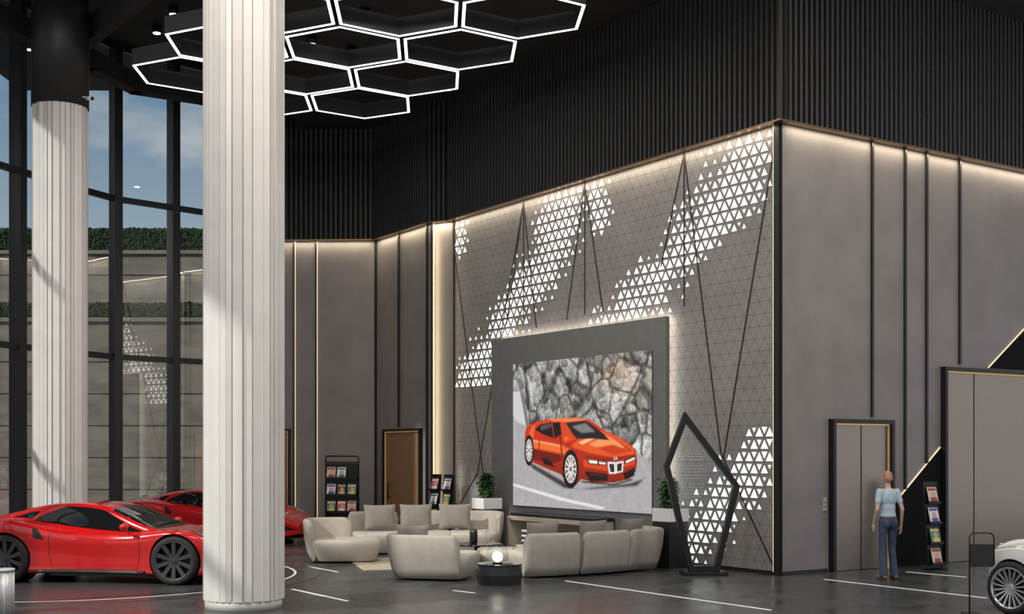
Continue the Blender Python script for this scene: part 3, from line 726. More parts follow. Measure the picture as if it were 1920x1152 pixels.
# ------------------------------------------------------------------ magazines and racks
covers=[((0.8,0.8,0.78),(0.05,0.2,0.12)),((0.7,0.55,0.4),(0.35,0.05,0.05)),((0.6,0.12,0.18),(0.85,0.8,0.7)),((0.1,0.25,0.2),(0.8,0.6,0.1)),((0.05,0.05,0.06),(0.75,0.45,0.1)),((0.8,0.75,0.7),(0.1,0.1,0.4))]
magmesh=[]
for i,(a,b) in enumerate(covers):
    mb=MB(); w,h=0.21,0.28
    mb.bb(-w/2,w/2,-0.004,0.004,0,h,0); mb.bb(-w/2+0.015,w/2-0.015,-0.005,-0.004,h-0.06,h-0.02,1)
    mb.ell((0.01,-0.004,h*0.52),(0.05,0.002,0.06),10,6,2); mb.bb(-0.07+0.01,0.07+0.01,-0.0052,-0.004,0.01,h*0.36,1)
    o=mb.make('magazine',[mat('cover%d'%i,a,0.3),mat('coverink%d'%i,b,0.3),mat('cover_skin',(0.6,0.4,0.3),0.4)])
    magmesh.append(o.data); bpy.data.objects.remove(o)
mlab=['magazine with a pale cover and green print','magazine with a tan cover and red title','magazine with a red cover portrait','magazine with a dark green cover','magazine with a black cover and orange title','magazine with a cream cover and blue title']
def magazine(M,i,group):
    o=bpy.data.objects.new('magazine',magmesh[i]); COL.objects.link(o); o.matrix_world=M; tag(o,mlab[i],'magazine',group)
def rack_wide(loc,rot):
    th=thing('magazine_rack','black metal four-shelf magazine rack with rounded top','magazine rack',loc,rot)
    w,h=0.80,1.9; q_=0.05
    mb=MB(); pts=[(-w/2,0,0),(-w/2,0,h-q_)]+[(-w/2+q_-q_*math.cos(rad(a)),0,h-q_+q_*math.sin(rad(a))) for a in (30,60,90)]+[(w/2-q_+q_*math.sin(rad(a)),0,h-q_+q_*math.cos(rad(a))) for a in (0,30,60,90)]+[(w/2,0,0)]
    mb.tube(pts,0.018,8); mb.cyl((-w/2,0,1.76),(w/2,0,1.76),0.012); mb.bb(-w/2-0.02,w/2+0.02,-0.2,0.2,0,0.02)
    mb.make('frame',M_black,parent=th)
    mb=MB(); mb.bb(-w/2+0.02,w/2-0.02,0.0,0.012,0.1,1.74); mb.make('back_panel',M_black,parent=th)
    for k in range(4):
        z=0.15+k*0.40
        mb=MB(); mb.bb(-w/2+0.02,w/2-0.02,-0.14,0.0,z,z+0.015); mb.bb(-w/2+0.02,w/2-0.02,-0.14,-0.13,z+0.015,z+0.06)
        mb.make('shelf',M_black,parent=th)
        for q in range(3):
            if k==3 and q==2: continue
            M=Matrix.Translation(loc)@Matrix.Rotation(rot,4,'Z')@Matrix.Translation((-0.25+q*0.25,-0.10,z+0.017))@Matrix.Rotation(-0.25,4,'X')
            magazine(M,(k*2+q*5+1)%6,'magazines on the wide rack')
rack_wide((-4.03,29.5,0),rad(-8))
def rack_slim(loc,rot,n=4,seed=0,h=1.5):
    th=thing('magazine_stand','slim black leaning magazine stand with angled pockets','magazine rack',loc,rot,'slim magazine stands')
    T=Matrix.Rotation(rad(-5),4,'X')
    mb=MB(); mb.bb(-0.16,-0.14,-0.01,0.01,0.02,h,0,T);mb.bb(0.14,0.16,-0.01,0.01,0.02,h,0,T); mb.bb(-0.14,0.14,0.0,0.012,0.05,h,0,T); mb.make('back_frame',M_black,parent=th)
    mb=MB(); mb.bb(-0.17,0.17,-0.12,0.12,0,0.02); mb.make('base_plate',M_black,parent=th)
    dz=(h-0.12)/n
    for k in range(n):
        z=0.08+k*dz
        mb=MB(); mb.bb(-0.14,0.14,-0.09,0.0,z,z+0.01,0,T); mb.bb(-0.14,0.14,-0.09,-0.082,z,z+0.05,0,T); mb.make('shelf',M_black,parent=th)
        M=Matrix.Translation(loc)@Matrix.Rotation(rot,4,'Z')@T@Matrix.Translation((0,-0.07,z+0.013))@Matrix.Rotation(rad(-10),4,'X')
        magazine(M,(k*2+seed)%6,'magazines on slim stands')
rack_slim((7.17,21.05,0),rad(26),4,1,1.5)
rack_slim((-1.80,28.15,0),rad(-42),4,2); rack_slim((-1.50,27.90,0),rad(-42),4,5)

# ------------------------------------------------------------------ pentagon glass stand
th=thing('glass_display_stand','tall black irregular pentagon frame holding a clear glass panel','display stand',(3.12,20.25,0),rad(4))
out=[(-0.66,1.77),(-0.32,2.66),(0.59,1.45),(0.25,0.06),(-0.25,0.06)]
inn=[]
for i in range(5):
    p=Vector(out[i]);a=(Vector(out[i-1])-p).normalized();b=(Vector(out[(i+1)%5])-p).normalized(); bis=(a+b).normalized(); ang=math.acos(max(-1,min(1,a.dot(b))))/2
    inn.append(tuple(p+bis*0.09/math.sin(ang)))
mb=MB()
for i in range(5):
    j=(i+1)%5; mb.prism([out[i],out[j],inn[j],inn[i]],-0.07,0.07)
mb.make('frame',M_black,parent=th,bevel=0.004)
mb=MB(); mb.prism(inn,-0.006,0.006); mb.make('glass_panel',M_clear,parent=th)
mb=MB(); mb.bb(-0.36,0.36,-0.22,0.22,0,0.06); mb.make('base_plate',M_black,parent=th,bevel=0.005)
mb=MB(); rr=random.Random(5)
for k in range(16):
    z=2.02-k*0.05
    if k in(4,10): continue
    x=-0.42
    while x<-0.02:
        L=rr.uniform(0.03,0.09); mb.bb(x,min(0.0,x+L),-0.0075,-0.0065,z,z+0.006); x+=L+0.015
mb.make('etched_lines',mat('etched_white',(0.6,0.6,0.6),0.5),parent=th)['kind']='stuff'

# ------------------------------------------------------------------ cars
def curve(xs,ys,s=0.08):
    o=np.argsort(xs); xs=np.array(xs,float)[o]; ys=np.array(ys,float)[o]
    g=np.linspace(xs[0]-0.3,xs[-1]+0.3,900); v=np.interp(g,xs,ys); dx=g[1]-g[0]
    k=np.exp(-0.5*(np.arange(-90,91)*dx/s)**2); k/=k.sum(); vp=np.pad(v,90,mode='edge'); sm=np.convolve(vp,k,'valid')
    return lambda x: float(np.interp(x,g,sm))
def carsurf(P):
    def sec(x):
        zb=P['zb'](x);zl=P['belt'](x);wb=P['w'](x);zt=P['top'](x);wt=P['wt'](x);wg=P['wg'](x)
        dz=zt-zl
        return [(0,zb),(0.8*wb,zb),(0.95*wb,zb+0.03),(0.965*wb,zb+0.13),(0.97*wb,zb+0.46*(zl-zb)),(1.0*wb,zl-0.13),(0.955*wb,zl-0.015),(wg,zl+0.08*dz),(wt,zl+0.86*dz),(0.58*wt,zl+0.98*dz),(0,zt)]
    def S(x,v,side=1,off=0.0):
        def raw(x,v):
            p=sec(x); i=min(int(v),9); t=v-i
            g=lambda k:p[max(0,min(10,k))]
            p0=g(i-1) if i>0 else (-p[1][0],p[1][1]); p1=g(i);p2=g(i+1);p3=g(i+2) if i<9 else (-p[9][0],p[9][1])
            f=lambda a,b,c,d:0.5*(2*b+(-a+c)*t+(2*a-5*b+4*c-d)*t*t+(-a+3*b-3*c+d)*t**3)
            return Vector((x,f(p0[0],p1[0],p2[0],p3[0]),f(p0[1],p1[1],p2[1],p3[1])))
        q=raw(x,v)
        if off:
            e=0.02; a=raw(x+e,v)-raw(x-e,v); b=raw(x,min(10,v+e))-raw(x,max(0,v-e)); n=b.cross(a).normalized()
            q=q+n*off
        return Vector((q.x,q.y*side,q.z))
    return S
def patch(S,quad,side,nx=20,nv=16,off=0.006,bow=0):
    (a0,a1),(b0,b1),(v0,v1)=quad; rings=[]
    for j in range(nv+1):
        f=j/nv; v=v0+(v1-v0)*f
        xa=a0+(b0-a0)*(f if not bow else 1-math.cos(f*pi/2)); xb=a1+(b1-a1)*(f if not bow else 1-math.cos(f*pi/2))
        rings.append([S(xa+(xb-xa)*i/nx,v,side,off) for i in range(nx+1)])
    return rings
def build_car(name,label,loc,rot,P,paint,rimm,wr,xf,xr,track,x0,x1,glass,style):
    th=thing(name,label,'car',loc,rot)
    S=carsurf(P); rings=[]
    nx=140; vv=np.linspace(0,10,81)
    for i in range(nx+1):
        f=i/nx; x=x0+(x1-x0)*(0.5-0.5*math.cos(pi*f))
        r=[S(x,v,1) for v in vv]+[S(x,v,-1) for v in vv[1:-1][::-1]]
        rings.append(r)
    mb=MB(); mb.loft(rings,0,True,True)
    body=mb.make('body',paint,parent=th)
    cb=MB()
    for xw in (xf,xr):
        for s in (1,-1): cb.cyl((xw,s*(track-0.30),wr),(xw,s*(track+0.4),wr),wr*1.10,seg=64)
    cut=cb.make('cut',paint); cut.parent=th
    bpy.context.view_layer.update()
    bm=body.modifiers.new('b','BOOLEAN'); bm.object=cut; bm.operation='DIFFERENCE'; bm.solver='EXACT'
    dg=bpy.context.evaluated_depsgraph_get(); me=bpy.data.meshes.new_from_object(body.evaluated_get(dg))
    body.modifiers.clear(); body.data=me; bpy.data.objects.remove(cut)
    try: me.set_sharp_from_angle(angle=rad(40))
    except Exception: pass
    for xw in (xf,xr):
        for s in (1,-1):
            mb=MB(); R=wr*1.095; n=48
            mb.loft([[(xw+rr_*math.cos(2*pi*k/n),s*yy,wr+rr_*math.sin(2*pi*k/n)) for k in range(n)] for rr_,yy in ((0.01,track-0.285),(R,track-0.285),(R,track-0.05))],0,True,False)
            mb.make('wheel_arch_liner',M_tyre,parent=th)
    for nm,q,sides in glass:
        if sides=='c':
            a=patch(S,q,1); b=patch(S,q,-1)
            mb=MB(); mb.loft(a+b[::-1][1:],0,True,False,closed=False); mb.make(nm,M_cglass,parent=th)
        else:
            for s in (1,-1):
                mb=MB(); mb.loft(patch(S,q,s,bow=style.get('bow',0)),0,True,False,closed=False); mb.make(nm,M_cglass,parent=th)
    wh0=None
    for xw in (xf,xr):
        for s in (1,-1):
            w=bpy.data.objects.new('wheel',None); COL.objects.link(w); w.empty_display_size=0.1; w.parent=th; w.location=(xw,s*track,wr); w.rotation_euler=(0,0,0 if s<0 else pi)
            if wh0 is None:
                wh0=w; n=56; tw=0.25; rs=style.get('rim',0.76)
                mb=MB(); mb.loft([[(r*math.cos(2*pi*k/n),y,r*math.sin(2*pi*k/n)) for k in range(n)] for r,y in ((wr*rs,-tw/2+0.01),(wr*(rs+0.04),-tw/2),(wr*0.95,-tw/2+0.012),(wr,-tw/2+0.04),(wr,tw/2-0.05),(wr*0.95,tw/2-0.01),(wr*rs,tw/2))],0,True,False); mb.make('tyre',M_tyre,parent=w)
                mb=MB(); mb.loft([[(r*math.cos(2*pi*k/n),y,r*math.sin(2*pi*k/n)) for k in range(n)] for r,y in ((wr*(rs+0.01),-tw/2+0.005),(wr*(rs-0.04),-tw/2),(wr*(rs-0.07),-tw/2+0.03),(wr*(rs-0.09),tw/2))],0,True,False)
                ns=style['spokes']; ro=wr*(rs-0.05)
                for k in range(ns):
                    a=2*pi*k/ns; Mx=Matrix.Rotation(a,4,'Y'); ww=style['sw']
                    mb.add([(-ww*0.7,-tw/2+0.035,wr*0.10),(ww*0.7,-tw/2+0.035,wr*0.10),(ww,-tw/2+0.01,ro),(-ww,-tw/2+0.01,ro),(-ww*0.6,-tw/2+0.07,wr*0.10),(ww*0.6,-tw/2+0.07,wr*0.10),(ww,-tw/2+0.05,ro),(-ww,-tw/2+0.05,ro)],[(0,1,2,3),(1,5,6,2),(4,0,3,7),(5,4,7,6)],0,False,Mx)
                mb.cyl((0,-tw/2+0.02,0),(0,-tw/2+0.09,0),wr*0.16,seg=24); mb.cyl((0,-tw/2+0.01,0),(0,-tw/2+0.02,0),wr*0.09,seg=20)
                mb.make('rim',rimm,parent=w)
                mb=MB(); mb.cyl((0,-0.01,0),(0,0.03,0),wr*0.62,seg=36); mb.make('brake_disc',mat('brake_metal',(0.03,0.03,0.03),0.4,0.7),parent=w)
            else:
                for ch in wh0.children:
                    k=ch.copy(); k.parent=w; COL.objects.link(k)
    return th,S
sport=dict(top=curve([2.28,2.18,1.95,1.5,1.1,0.82,0.35,0.05,-0.3,-0.7,-1.1,-1.6,-2.0,-2.25],[0.40,0.53,0.64,0.73,0.79,0.84,1.06,1.18,1.225,1.21,1.14,1.02,0.95,0.90],0.12),
    belt=curve([2.28,2.15,1.9,1.6,1.33,1.05,0.6,0.1,-0.4,-0.9,-1.36,-1.8,-2.1,-2.25],[0.40,0.52,0.67,0.79,0.83,0.80,0.745,0.75,0.80,0.885,0.965,0.945,0.91,0.86],0.12),
    w=curve([2.28,2.22,2.05,1.75,1.33,0.85,0.3,-0.3,-0.8,-1.36,-1.9,-2.15,-2.25],[0.45,0.66,0.82,0.93,0.98,0.92,0.88,0.885,0.94,1.0,0.95,0.86,0.76],0.09),
    wg=curve([2.28,1.5,0.9,0.5,0,-0.8,-1.3,-1.8,-2.25],[0.33,0.64,0.74,0.78,0.79,0.77,0.70,0.66,0.6],0.12),
    wt=curve([2.28,1.5,0.95,0.6,0.2,-0.2,-0.6,-1.2,-1.8,-2.25],[0.25,0.48,0.66,0.64,0.58,0.56,0.55,0.52,0.48,0.4],0.12),
    zb=curve([2.28,2.1,1.6,-1.9,-2.25],[0.22,0.16,0.13,0.14,0.30],0.08))
sgl=[('windshield',((0.92,0.20),(0.94,0.14),(8.08,10)),'c'),('rear_window',((-0.90,-1.45),(-0.88,-1.50),(8.4,10)),'c'),('side_window',((0.74,-1.00),(0.10,-0.55),(7.10,7.92)),'s')]
def redcar(loc,rot,label):
    th,S=build_car('sports_car',label,loc,rot,sport,M_red,M_rimd,0.365,1.33,-1.36,0.85,-2.25,2.28,sgl,dict(spokes=10,sw=0.034,rim=0.80,bow=1))
    for s in (1,-1):
        mb=MB(); mb.loft(patch(S,((2.12,1.62),(1.78,1.45),(6.2,7.0)),s,12,6,0.006),0,True,False,closed=False); mb.make('headlight',M_lens,parent=th)
        mb=MB(); mb.loft(patch(S,((-0.74,-0.90),(-0.86,-0.92),(4.7,5.6)),s,8,8,0.004),0,True,False,closed=False); mb.make('side_intake',M_blacks,parent=th)
        mb=MB(); mb.loft(patch(S,((-1.06,-1.40),(-0.98,-1.12),(7.2,7.7)),s,8,5,0.006),0,True,False,closed=False); mb.make('quarter_window',M_cglass,parent=th)
        mb=MB()
        mb.tube([S(0.72+0.05*math.sin((v-2.6)*0.8),v,s,0.0) for v in np.linspace(2.6,6.9,22)],0.004,6)
        mb.tube([S(-0.62-0.05*math.sin((v-2.6)*0.9),v,s,0.0) for v in np.linspace(2.6,6.9,22)],0.004,6)
        mb.tube([S(x,2.7,s,0.0) for x in np.linspace(0.72,-0.62,20)],0.004,6)
        mb.make('door_seam',M_blacks,parent=th)
        mb=MB(); mb.tube([S(x,2.2,s,0.008) for x in np.linspace(0.85,-0.88,16)],0.028,8); mb.make('side_skirt',M_blacks,parent=th)
        mb=MB(); p=S(0.55,6.9,s); mb.cyl(p,p+Vector((0.02,s*0.16,0.08)),0.014); mb.ell(p+Vector((0.02,s*0.21,0.11)),(0.06,0.10,0.055),16,10); mb.make('wing_mirror',M_red,parent=th)
        mb=MB(); p=S(-2.22,5.6,s); mb.cyl(p+Vector((0.02,-s*0.1,0)),p+Vector((-0.05,-s*0.1,0)),0.085,seg=24); mb.make('tail_light',M_tail,parent=th)
        mb=MB(); mb.loft(patch(S,((2.25,2.02),(2.22,1.98),(3.2,4.8)),s,6,6,0.006),0,True,False,closed=False); mb.make('front_intake',M_blacks,parent=th)
    mb=MB(); mb.slab([(2.0,-0.85),(2.28,-0.5),(2.33,0),(2.28,0.5),(2.0,0.85),(1.9,0.8),(1.9,-0.8)],0.12,0.14); mb.make('front_splitter',M_blacks,parent=th)
    mb=MB(); mb.loft([[(x,y,z) for x,y in rrect(1.9,1.5,0.3)] for z in (0.10,0.2)],0,False); mb.make('underbody',M_blacks,parent=th)
    return th
redcar((-6.22,19.62,0.0135),rad(-8),'glossy red two-door sports car on the round platform')
c2=redcar((-6.62,28.05,0.0),rad(-12),'glossy red sports car parked near the glass wall'); c2.scale=(0.93,0.95,0.96)

lux=dict(top=curve([2.08,1.95,1.5,1.0,0.6,0.2,-0.2,-0.9,-1.5,-2.0,-2.6,-3.0,-3.1],[0.84,0.94,1.00,1.03,1.06,1.30,1.50,1.56,1.50,1.25,1.05,0.98,0.85],0.09),
    belt=curve([2.08,1.9,1.5,0.6,-0.9,-2.0,-2.8,-3.1],[0.74,0.86,0.93,0.95,0.97,0.97,0.92,0.8],0.12),
    w=curve([2.08,2.0,1.8,1.4,0.5,-2.2,-2.8,-3.1],[0.55,0.70,0.88,0.96,0.97,0.95,0.90,0.72],0.07),
    wg=curve([2.08,1.4,0.6,-0.9,-2.2,-3.1],[0.45,0.62,0.78,0.80,0.76,0.5],0.12),
    wt=curve([2.08,1.4,0.6,0,-0.9,-1.6,-3.1],[0.35,0.5,0.66,0.58,0.58,0.56,0.4],0.12),
    zb=curve([2.08,1.9,-2.8,-3.1],[0.30,0.2,0.2,0.34],0.1))
lgl=[('windshield',((0.62,0.02),(0.66,0.04),(8.0,10)),'c'),('rear_window',((-1.55,-2.05),(-1.55,-2.1),(8.1,10)),'c'),('side_window',((0.40,-0.85),(0.02,-0.85),(7.08,8.0)),'s'),('side_window',((-0.92,-1.75),(-0.92,-1.5),(7.08,8.0)),'s')]
phi=rad(56); h=Vector((-math.cos(phi),math.sin(phi))); sd=Vector((-math.sin(phi),-math.cos(phi)))
SC=0.93
wc=Vector((6.16,15.3)); og=wc-h*1.5*SC-sd*0.90*SC
th,S=build_car('luxury_car','white classic luxury car with silver multi-spoke wheels',(og.x,og.y,0),math.atan2(h.y,h.x),lux,M_wcar,M_rims,0.35,1.5,-2.0,0.86,-3.1,2.08,lgl,dict(spokes=18,sw=0.012,rim=0.78))
th.scale=(SC,SC,SC)
for s in (1,-1):
    mb=MB(); mb.cyl((1.98,s*0.52,0.68),(2.07,s*0.52,0.68),0.10,seg=28); mb.make('headlight',M_lens,parent=th)
    mb=MB(); mb.tube([S(0.45,v,s,0.0) for v in np.linspace(2.6,6.9,20)],0.005,6); mb.tube([S(-0.88,v,s,0.0) for v in np.linspace(2.6,6.9,20)],0.005,6); mb.make('door_seam',M_blacks,parent=th)
    mb=MB(); mb.tube([S(x,5.8,s,0.004) for x in np.linspace(1.9,-2.9,40)],0.006,6); mb.make('chrome_line',M_chrome,parent=th)
    mb=MB(); p=S(0.4,6.9,s); mb.cyl(p,p+Vector((0,s*0.14,0.06)),0.015); mb.ell(p+Vector((0,s*0.2,0.1)),(0.06,0.11,0.07)); mb.make('wing_mirror',M_wcar,parent=th)
mb=MB(); mb.bb(2.05,2.12,-0.28,0.28,0.42,0.88,0)
for k in range(12): mb.bb(2.12,2.135,-0.26+k*0.047,-0.245+k*0.047,0.45,0.85,0)
mb.make('grille',M_chrome,parent=th,bevel=0.005)

th=thing('display_turntable','flush round dark display platform with white ring inlay','platform',(-7.0,19.9,0))
mb=MB(); mb.cyl((0,0,0.0),(0,0,0.012),3.8,seg=128,sm=False); mb.make('disc',mat('platform_dark',(0.05,0.053,0.056),0.3),parent=th)
def annulus(r0,r1,z0,z1,seg=128):
    mb=MB()
    for k in range(seg):
        a=2*pi*k/seg;b=2*pi*(k+1)/seg
        mb.slab([(r0*math.cos(a),r0*math.sin(a)),(r1*math.cos(a),r1*math.sin(a)),(r1*math.cos(b),r1*math.sin(b)),(r0*math.cos(b),r0*math.sin(b))],z0,z1)
    return mb
annulus(3.46,3.50,0.012,0.013).make('inlay_ring',MATS['line_white'],parent=th)
annulus(3.8,3.86,0.0,0.012).make('edge_ring',M_steel,parent=th)

th=thing('information_stand','black framed information plaque on thin metal legs','stand',(5.80,15.35,0),rad(-8))
mb=MB(); w=0.145; mb.tube([(-w,0,0.0),(-w,0,0.94)]+[(-w+0.06-0.06*math.cos(rad(a)),0,0.94+0.06*math.sin(rad(a))) for a in(30,60,90)]+[(w-0.06+0.06*math.sin(rad(a)),0,0.94+0.06*math.cos(rad(a))) for a in (0,30,60,90)]+[(w,0,0.60)],0.009,8)
mb.make('frame',M_black,parent=th)
mb=MB(); mb.bb(-w+0.012,w-0.012,-0.01,0.01,0.58,0.86); mb.make('plaque',M_blacks,parent=th)
mb=MB(); mb.bb(-w-0.08,-w+0.12,-0.12,0.12,0,0.012); mb.make('base_plate',M_black,parent=th)

th=thing('bollard','short ribbed silver bollard on the floor','bollard',(-6.32,15.45,0))
M_bol=mat('bollard_silver',(0.62,0.62,0.62),0.35,0.3)
mb=MB(); mb.cyl((0,0,0),(0,0,0.52),0.12,seg=32); mb.make('post',M_bol,parent=th)
for k in range(12):
    a=2*pi*k/12; mb=MB(); mb.cyl((0.12*math.cos(a),0.12*math.sin(a),0.0),(0.12*math.cos(a),0.12*math.sin(a),0.50),0.012,seg=8); mb.make('rib',M_bol,parent=th)
mb=MB(); mb.cyl((0,0,0.52),(0,0,0.55),0.135,seg=32); mb.make('cap',M_bol,parent=th)

# ------------------------------------------------------------------ person
def caps(mb,p0,p1,r0,r1):
    mb.cyl(p0,p1,r0,r1,seg=18); mb.ell(p0,r0,16,10); mb.ell(p1,r1,16,10)
def remesh(o,v,sm=6):
    r=o.modifiers.new('r','REMESH'); r.mode='VOXEL'; r.voxel_size=v; r.use_smooth_shade=True
    s=o.modifiers.new('s','SMOOTH'); s.iterations=sm; s.factor=0.5
th=thing('person','standing person in pale blue t-shirt and jeans, arms hanging','person',(5.90,19.5,0),rad(14))
th.scale=(0.90,0.95,1.0)
Vv=Vector
L=dict(hip=Vv((-.09,0,.90)),kn=Vv((-.095,.02,.48)),an=Vv((-.105,-.03,.085)),sh=Vv((-.172,0,1.375)),el=Vv((-.245,-.05,1.10)),wr=Vv((-.235,.07,.89)))
Rr=dict(hip=Vv((.09,0,.90)),kn=Vv((.10,.05,.48)),an=Vv((.135,.02,.085)),sh=Vv((.172,0,1.375)),el=Vv((.235,-.06,1.10)),wr=Vv((.265,.02,.86)))
mb=MB()
mb.ell((0,0,1.28),(.15,.095,.17)); mb.ell((0,0,1.10),(.125,.085,.14)); mb.ell((0,0,.94),(.15,.10,.13)); caps(mb,(-.13,0,1.37),(.13,0,1.37),.055,.055)
caps(mb,(0,-.005,1.38),(0,.015,1.50),.052,.047)
HM=Matrix.Translation((0,.01,1.5))@Matrix.Rotation(rad(-18),4,'Z')@Matrix.Rotation(rad(-4),4,'X')@Matrix.Translation((0,-.01,-1.5))
mb.ell((0,.02,1.595),(.074,.092,.108),M=HM); mb.ell((0,.05,1.55),(.055,.06,.06),M=HM); mb.ell((0,.116,1.585),(.012,.016,.022),M=HM)
for s in (1,-1): mb.ell((s*.078,.01,1.585),(.012,.02,.03),M=HM)
mb.ell((0,.104,1.545),(.022,.008,.006),M=HM)
for J in (L,Rr):
    s=-1 if J is L else 1
    caps(mb,J['hip'],J['kn'],.074,.052); caps(mb,J['kn'],J['an'],.050,.034); caps(mb,J['an']+Vv((0,-.03,-.04)),J['an']+Vv((s*.02,.14,-.055)),.033,.027)
    caps(mb,J['sh'],J['el'],.044,.035); caps(mb,J['el'],J['wr'],.035,.024)
    w=J['wr']; pm=w+Vv((0,.012,-.055)); mb.ell(pm,(.017,.036,.05)); caps(mb,w,pm,.022,.02)
    for k,(dy,ln) in enumerate(((.028,.062),(.010,.070),(-.008,.066),(-.025,.052))):
        b=pm+Vv((0,dy,-.035)); m1=b+Vv((-s*.004,.003,-ln*.55)); m2=m1+Vv((-s*.012,.006,-ln*.45)); caps(mb,b,m1,.009,.0085); caps(mb,m1,m2,.0085,.007)
    b=w+Vv((0,.03,-.03)); m1=b+Vv((-s*.006,.032,-.03)); m2=m1+Vv((-s*.006,.010,-.03)); caps(mb,b,m1,.012,.010); caps(mb,m1,m2,.010,.008)
body=mb.make('body',M_skin,parent=th); remesh(body,0.006,4)
mb=MB(); mb.ell((0,0,1.28),(.158,.108,.165)); mb.ell((0,0,1.12),(.132,.098,.16)); mb.ell((0,0,1.0),(.145,.108,.08)); caps(mb,(-.135,0,1.36),(.135,0,1.36),.060,.060); mb.cyl((0,0,.95),(0,0,1.1),.142,.12,seg=24,M=Matrix.Diagonal((1.03,.75,1,1)))
caps(mb,(0,0,1.38),(0,.0,1.41),.064,.057)
for J in (L,Rr): caps(mb,J['sh'],J['sh'].lerp(J['el'],.55),.056,.053)
o=mb.make('t_shirt',M_shirt,parent=th); remesh(o,0.009,6)
mb=MB(); mb.ell((0,-.008,.93),(.152,.115,.10)); mb.ell((-.07,-.03,.88),(.082,.10,.10)); mb.ell((.07,-.03,.88),(.082,.10,.10))
for J in (L,Rr):
    caps(mb,J['hip'],J['kn'],.085,.064); caps(mb,J['kn'],J['an'],.062,.056)
    mb.cyl(J['kn'],J['an']+Vv((0,0,-.04)),.062,.070,seg=20)
o=mb.make('jeans',M_jean,parent=th); remesh(o,0.009,5)
for J in (L,Rr):
    s=-1 if J is L else 1; mb=MB(); a=J['an']; mb.ell(a+Vv((0,-.03,-.045)),(.045,.055,.038)); caps(mb,a+Vv((0,-.03,-.048)),a+Vv((s*.025,.15,-.052)),.036,.032)
    o=mb.make('shoe',M_shoe,parent=th); remesh(o,0.008,4)
mb=MB(); mb.ell((0,.008,1.622),(.079,.094,.088),M=HM); mb.ell((0,-.028,1.59),(.074,.068,.075),M=HM)
o=mb.make('hair',M_hair,parent=th); remesh(o,0.007,2)
for s in (1,-1):
    mb=MB(); mb.ell((s*.03,.100,1.605),(.013,.008,.009),M=HM); mb.make('eye',M_white,parent=th)
mb=MB(); mb.loft([[(.150*math.cos(2*pi*k/32),-.005+.116*math.sin(2*pi*k/32),z) for k in range(32)] for z in (.965,.99)],0,True,False); mb.make('belt',M_shoe,parent=th)

# ------------------------------------------------------------------ exterior
def hedge(x0,x1,y0,y1,z0,z1,lab):
    mb=MB(); rn=random.Random(int(z1*10)); st=0.09
    def face(o,u,v,nu,nv,nrm):
        vs=[]
        for j in range(nv+1):
            for i in range(nu+1):
                p=Vector(o)+Vector(u)*(i/nu)+Vector(v)*(j/nv)
                p+=Vector(nrm)*(noise.noise(p*1.5)*0.06+rn.uniform(-0.04,0.04)); p+=Vector((rn.uniform(-.03,.03),0,rn.uniform(0,.04))); vs.append(p)
        fs=[(j*(nu+1)+i,j*(nu+1)+i+1,(j+1)*(nu+1)+i+1,(j+1)*(nu+1)+i) for j in range(nv) for i in range(nu)]
        mb.add(vs,fs,0,False)
    nx=int((x1-x0)/st); nz=max(2,int((z1-z0)/st)); ny=max(2,int((y1-y0)/st))
    face((x0,y0,z0),(x1-x0,0,0),(0,0,z1-z0),nx,nz,(0,-1,0)); face((x0,y0,z1),(x1-x0,0,0),(0,y1-y0,0),nx,ny,(0,0,1))
    mb.bb(x0,x1,y0+0.2,y1,z0+0.02,z1-0.1)
    for q in range(9000):
        if q<2600: p=Vector((rn.uniform(x0,x1),rn.uniform(y0-0.05,y0+0.3),z1+rn.uniform(-0.05,0.07)))
        else: p=Vector((rn.uniform(x0,x1),y0-rn.uniform(0.03,0.10),rn.uniform(z0+0.05,z1)))
        a=rn.uniform(0,pi); b=rn.uniform(-.6,.6); d=Vector((math.cos(a),b,math.sin(a)))*0.045; e=Vector((-math.sin(a),-b,math.cos(a)))*0.028
        mb.add([p-d,p-e,p+d,p+e],[(0,1,2,3)])
    o=mb.make('hedge',M_hedge); o['kind']='stuff'; tag(o,lab,'hedge')
mb=MB(); mb.bb(-40,-12.9,-6,60,-0.2,-0.02); mb.bb(-12.9,2,34.2,60,-0.2,-0.02); mb.bb(-12.9,-9.2,31.7,34.2,-0.2,-0.02)
o=mb.make('paved_ground',M_conc); struct(o,'grey paved ground outside the windows')
def retaining(x0,x1,y0,y1,h,lab,off):
    mb=MB(); mb.bb(x0,x1,y0,y1,0,h)
    z=off
    while z<h-0.5:
        mb.bb(x0,x1,y0-0.02,y0,z-0.015,z,1); z+=0.95
    mb.bb(x0,x1,y0-0.08,y0,h-0.12,h,2)
    o=mb.make('retaining_wall',[M_stone,M_seam,M_conc]); o['kind']='structure'; o['label']=lab
retaining(-38,2,37,40.9,6.0,'stepped pale stone retaining wall outside',0.9); retaining(-38,2,41,44,8.65,'upper pale stone retaining wall outside',6.9)
hedge(-27,-4,37.3,38.6,6.03,6.42,'clipped green hedge on the lower terrace'); hedge(-27,-4,41.3,42.6,8.68,9.38,'clipped green hedge on the upper terrace')
mb=MB(); mb.bb(-17.5,-14.6,21.5,31,-0.02,13.0); mb.bb(-17.6,-14.5,21.4,31.1,13.0,13.2)  # added block out of view, stops the sun reaching the back walls
struct(mb.make('sun_blocker',M_stone),'unseen stone block added to keep sun off the back walls')

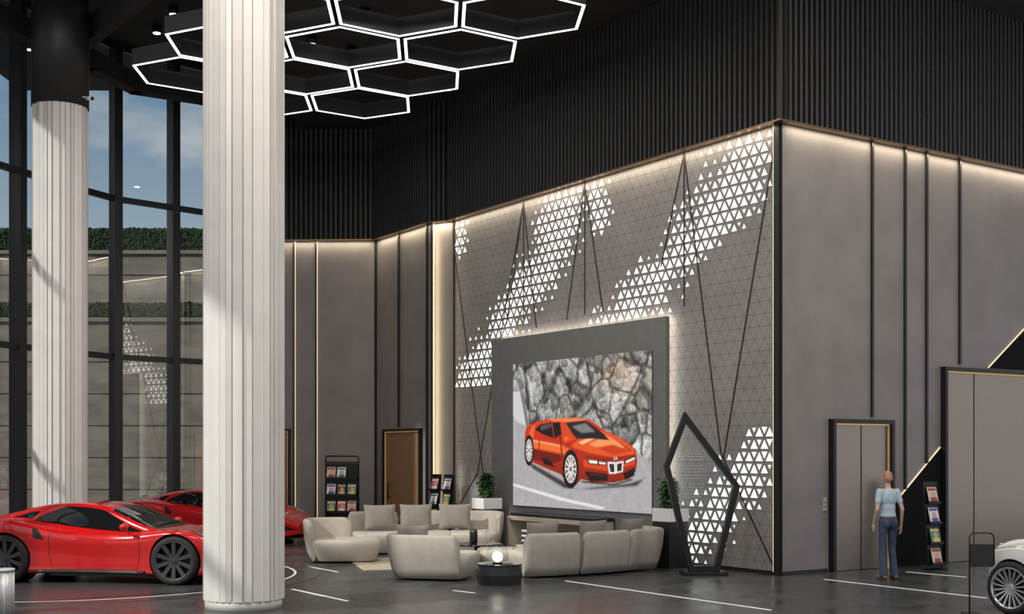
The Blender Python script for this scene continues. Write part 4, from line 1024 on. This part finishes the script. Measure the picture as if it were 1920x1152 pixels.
# ------------------------------------------------------------------ world, sun and fill lights
w=bpy.data.worlds.new('sky'); scn.world=w; w.use_nodes=True; nt=w.node_tree; bg=nt.nodes['Background']
tc=nt.nodes.new('ShaderNodeTexCoord'); n=nt.nodes.new('ShaderNodeTexNoise'); n.inputs['Scale'].default_value=3.2; n.inputs['Detail'].default_value=8; n.inputs['Roughness'].default_value=0.55
mp=nt.nodes.new('ShaderNodeMapping'); mp.inputs['Scale'].default_value=(1,1,2.2); nt.links.new(tc.outputs['Generated'],mp.inputs[0]); nt.links.new(mp.outputs[0],n.inputs['Vector'])
r=nt.nodes.new('ShaderNodeValToRGB'); r.color_ramp.elements[0].position=0.45; r.color_ramp.elements[1].position=0.58
r.color_ramp.elements[0].color=(0.0,0.0,0.0,1); r.color_ramp.elements[1].color=(1,1,1,1); nt.links.new(n.outputs['Fac'],r.inputs['Fac'])
sp=nt.nodes.new('ShaderNodeSeparateXYZ'); nt.links.new(tc.outputs['Generated'],sp.inputs[0])
g=nt.nodes.new('ShaderNodeValToRGB'); g.color_ramp.elements[0].position=0.12; g.color_ramp.elements[0].color=(0.60,0.68,0.74,1); g.color_ramp.elements[1].position=0.30; g.color_ramp.elements[1].color=(0.16,0.33,0.52,1)
nt.links.new(sp.outputs[2],g.inputs['Fac'])
mx=nt.nodes.new('ShaderNodeMix'); mx.data_type='RGBA'; nt.links.new(r.outputs['Color'],mx.inputs[0]); nt.links.new(g.outputs['Color'],mx.inputs[6]); mx.inputs[7].default_value=(0.90,0.84,0.82,1)
nt.links.new(mx.outputs[2],bg.inputs['Color']); bg.inputs['Strength'].default_value=1.0
s=bpy.data.lights.new('sun','SUN'); s.energy=5.0; s.angle=rad(1.2); s.color=(1,0.93,0.82); so=bpy.data.objects.new('sun',s); COL.objects.link(so)
so.rotation_euler=Vector((0.68,0.46,-0.57)).to_track_quat('-Z','Y').to_euler()
for (x,y,p) in [(-6,6,250),(0,6,260),(6,8,280),(-3,13,205),(3,13,250),(8.5,16,280),(-2,20,210),(-7.5,17,180)]:  # area fill added under the ceiling to brighten room and columns, no fittings
    area('overhead_fill',(x,y,9.2 if y>18 else 9.9),(1.6,1.6),p,(1,0.92,0.83),direc=(0,0.15,-1))
# ------------------------------------------------------------------ camera
cam=bpy.data.cameras.new('camera'); co=bpy.data.objects.new('camera',cam); COL.objects.link(co); scn.camera=co
co.location=(0,0,EYE); co.rotation_euler=(rad(90),0,0); cam.sensor_width=36; cam.lens=FL/1920*36; cam.shift_y=(HZ-576)/1920; cam.clip_end=300
scn.view_settings.view_transform='Standard'
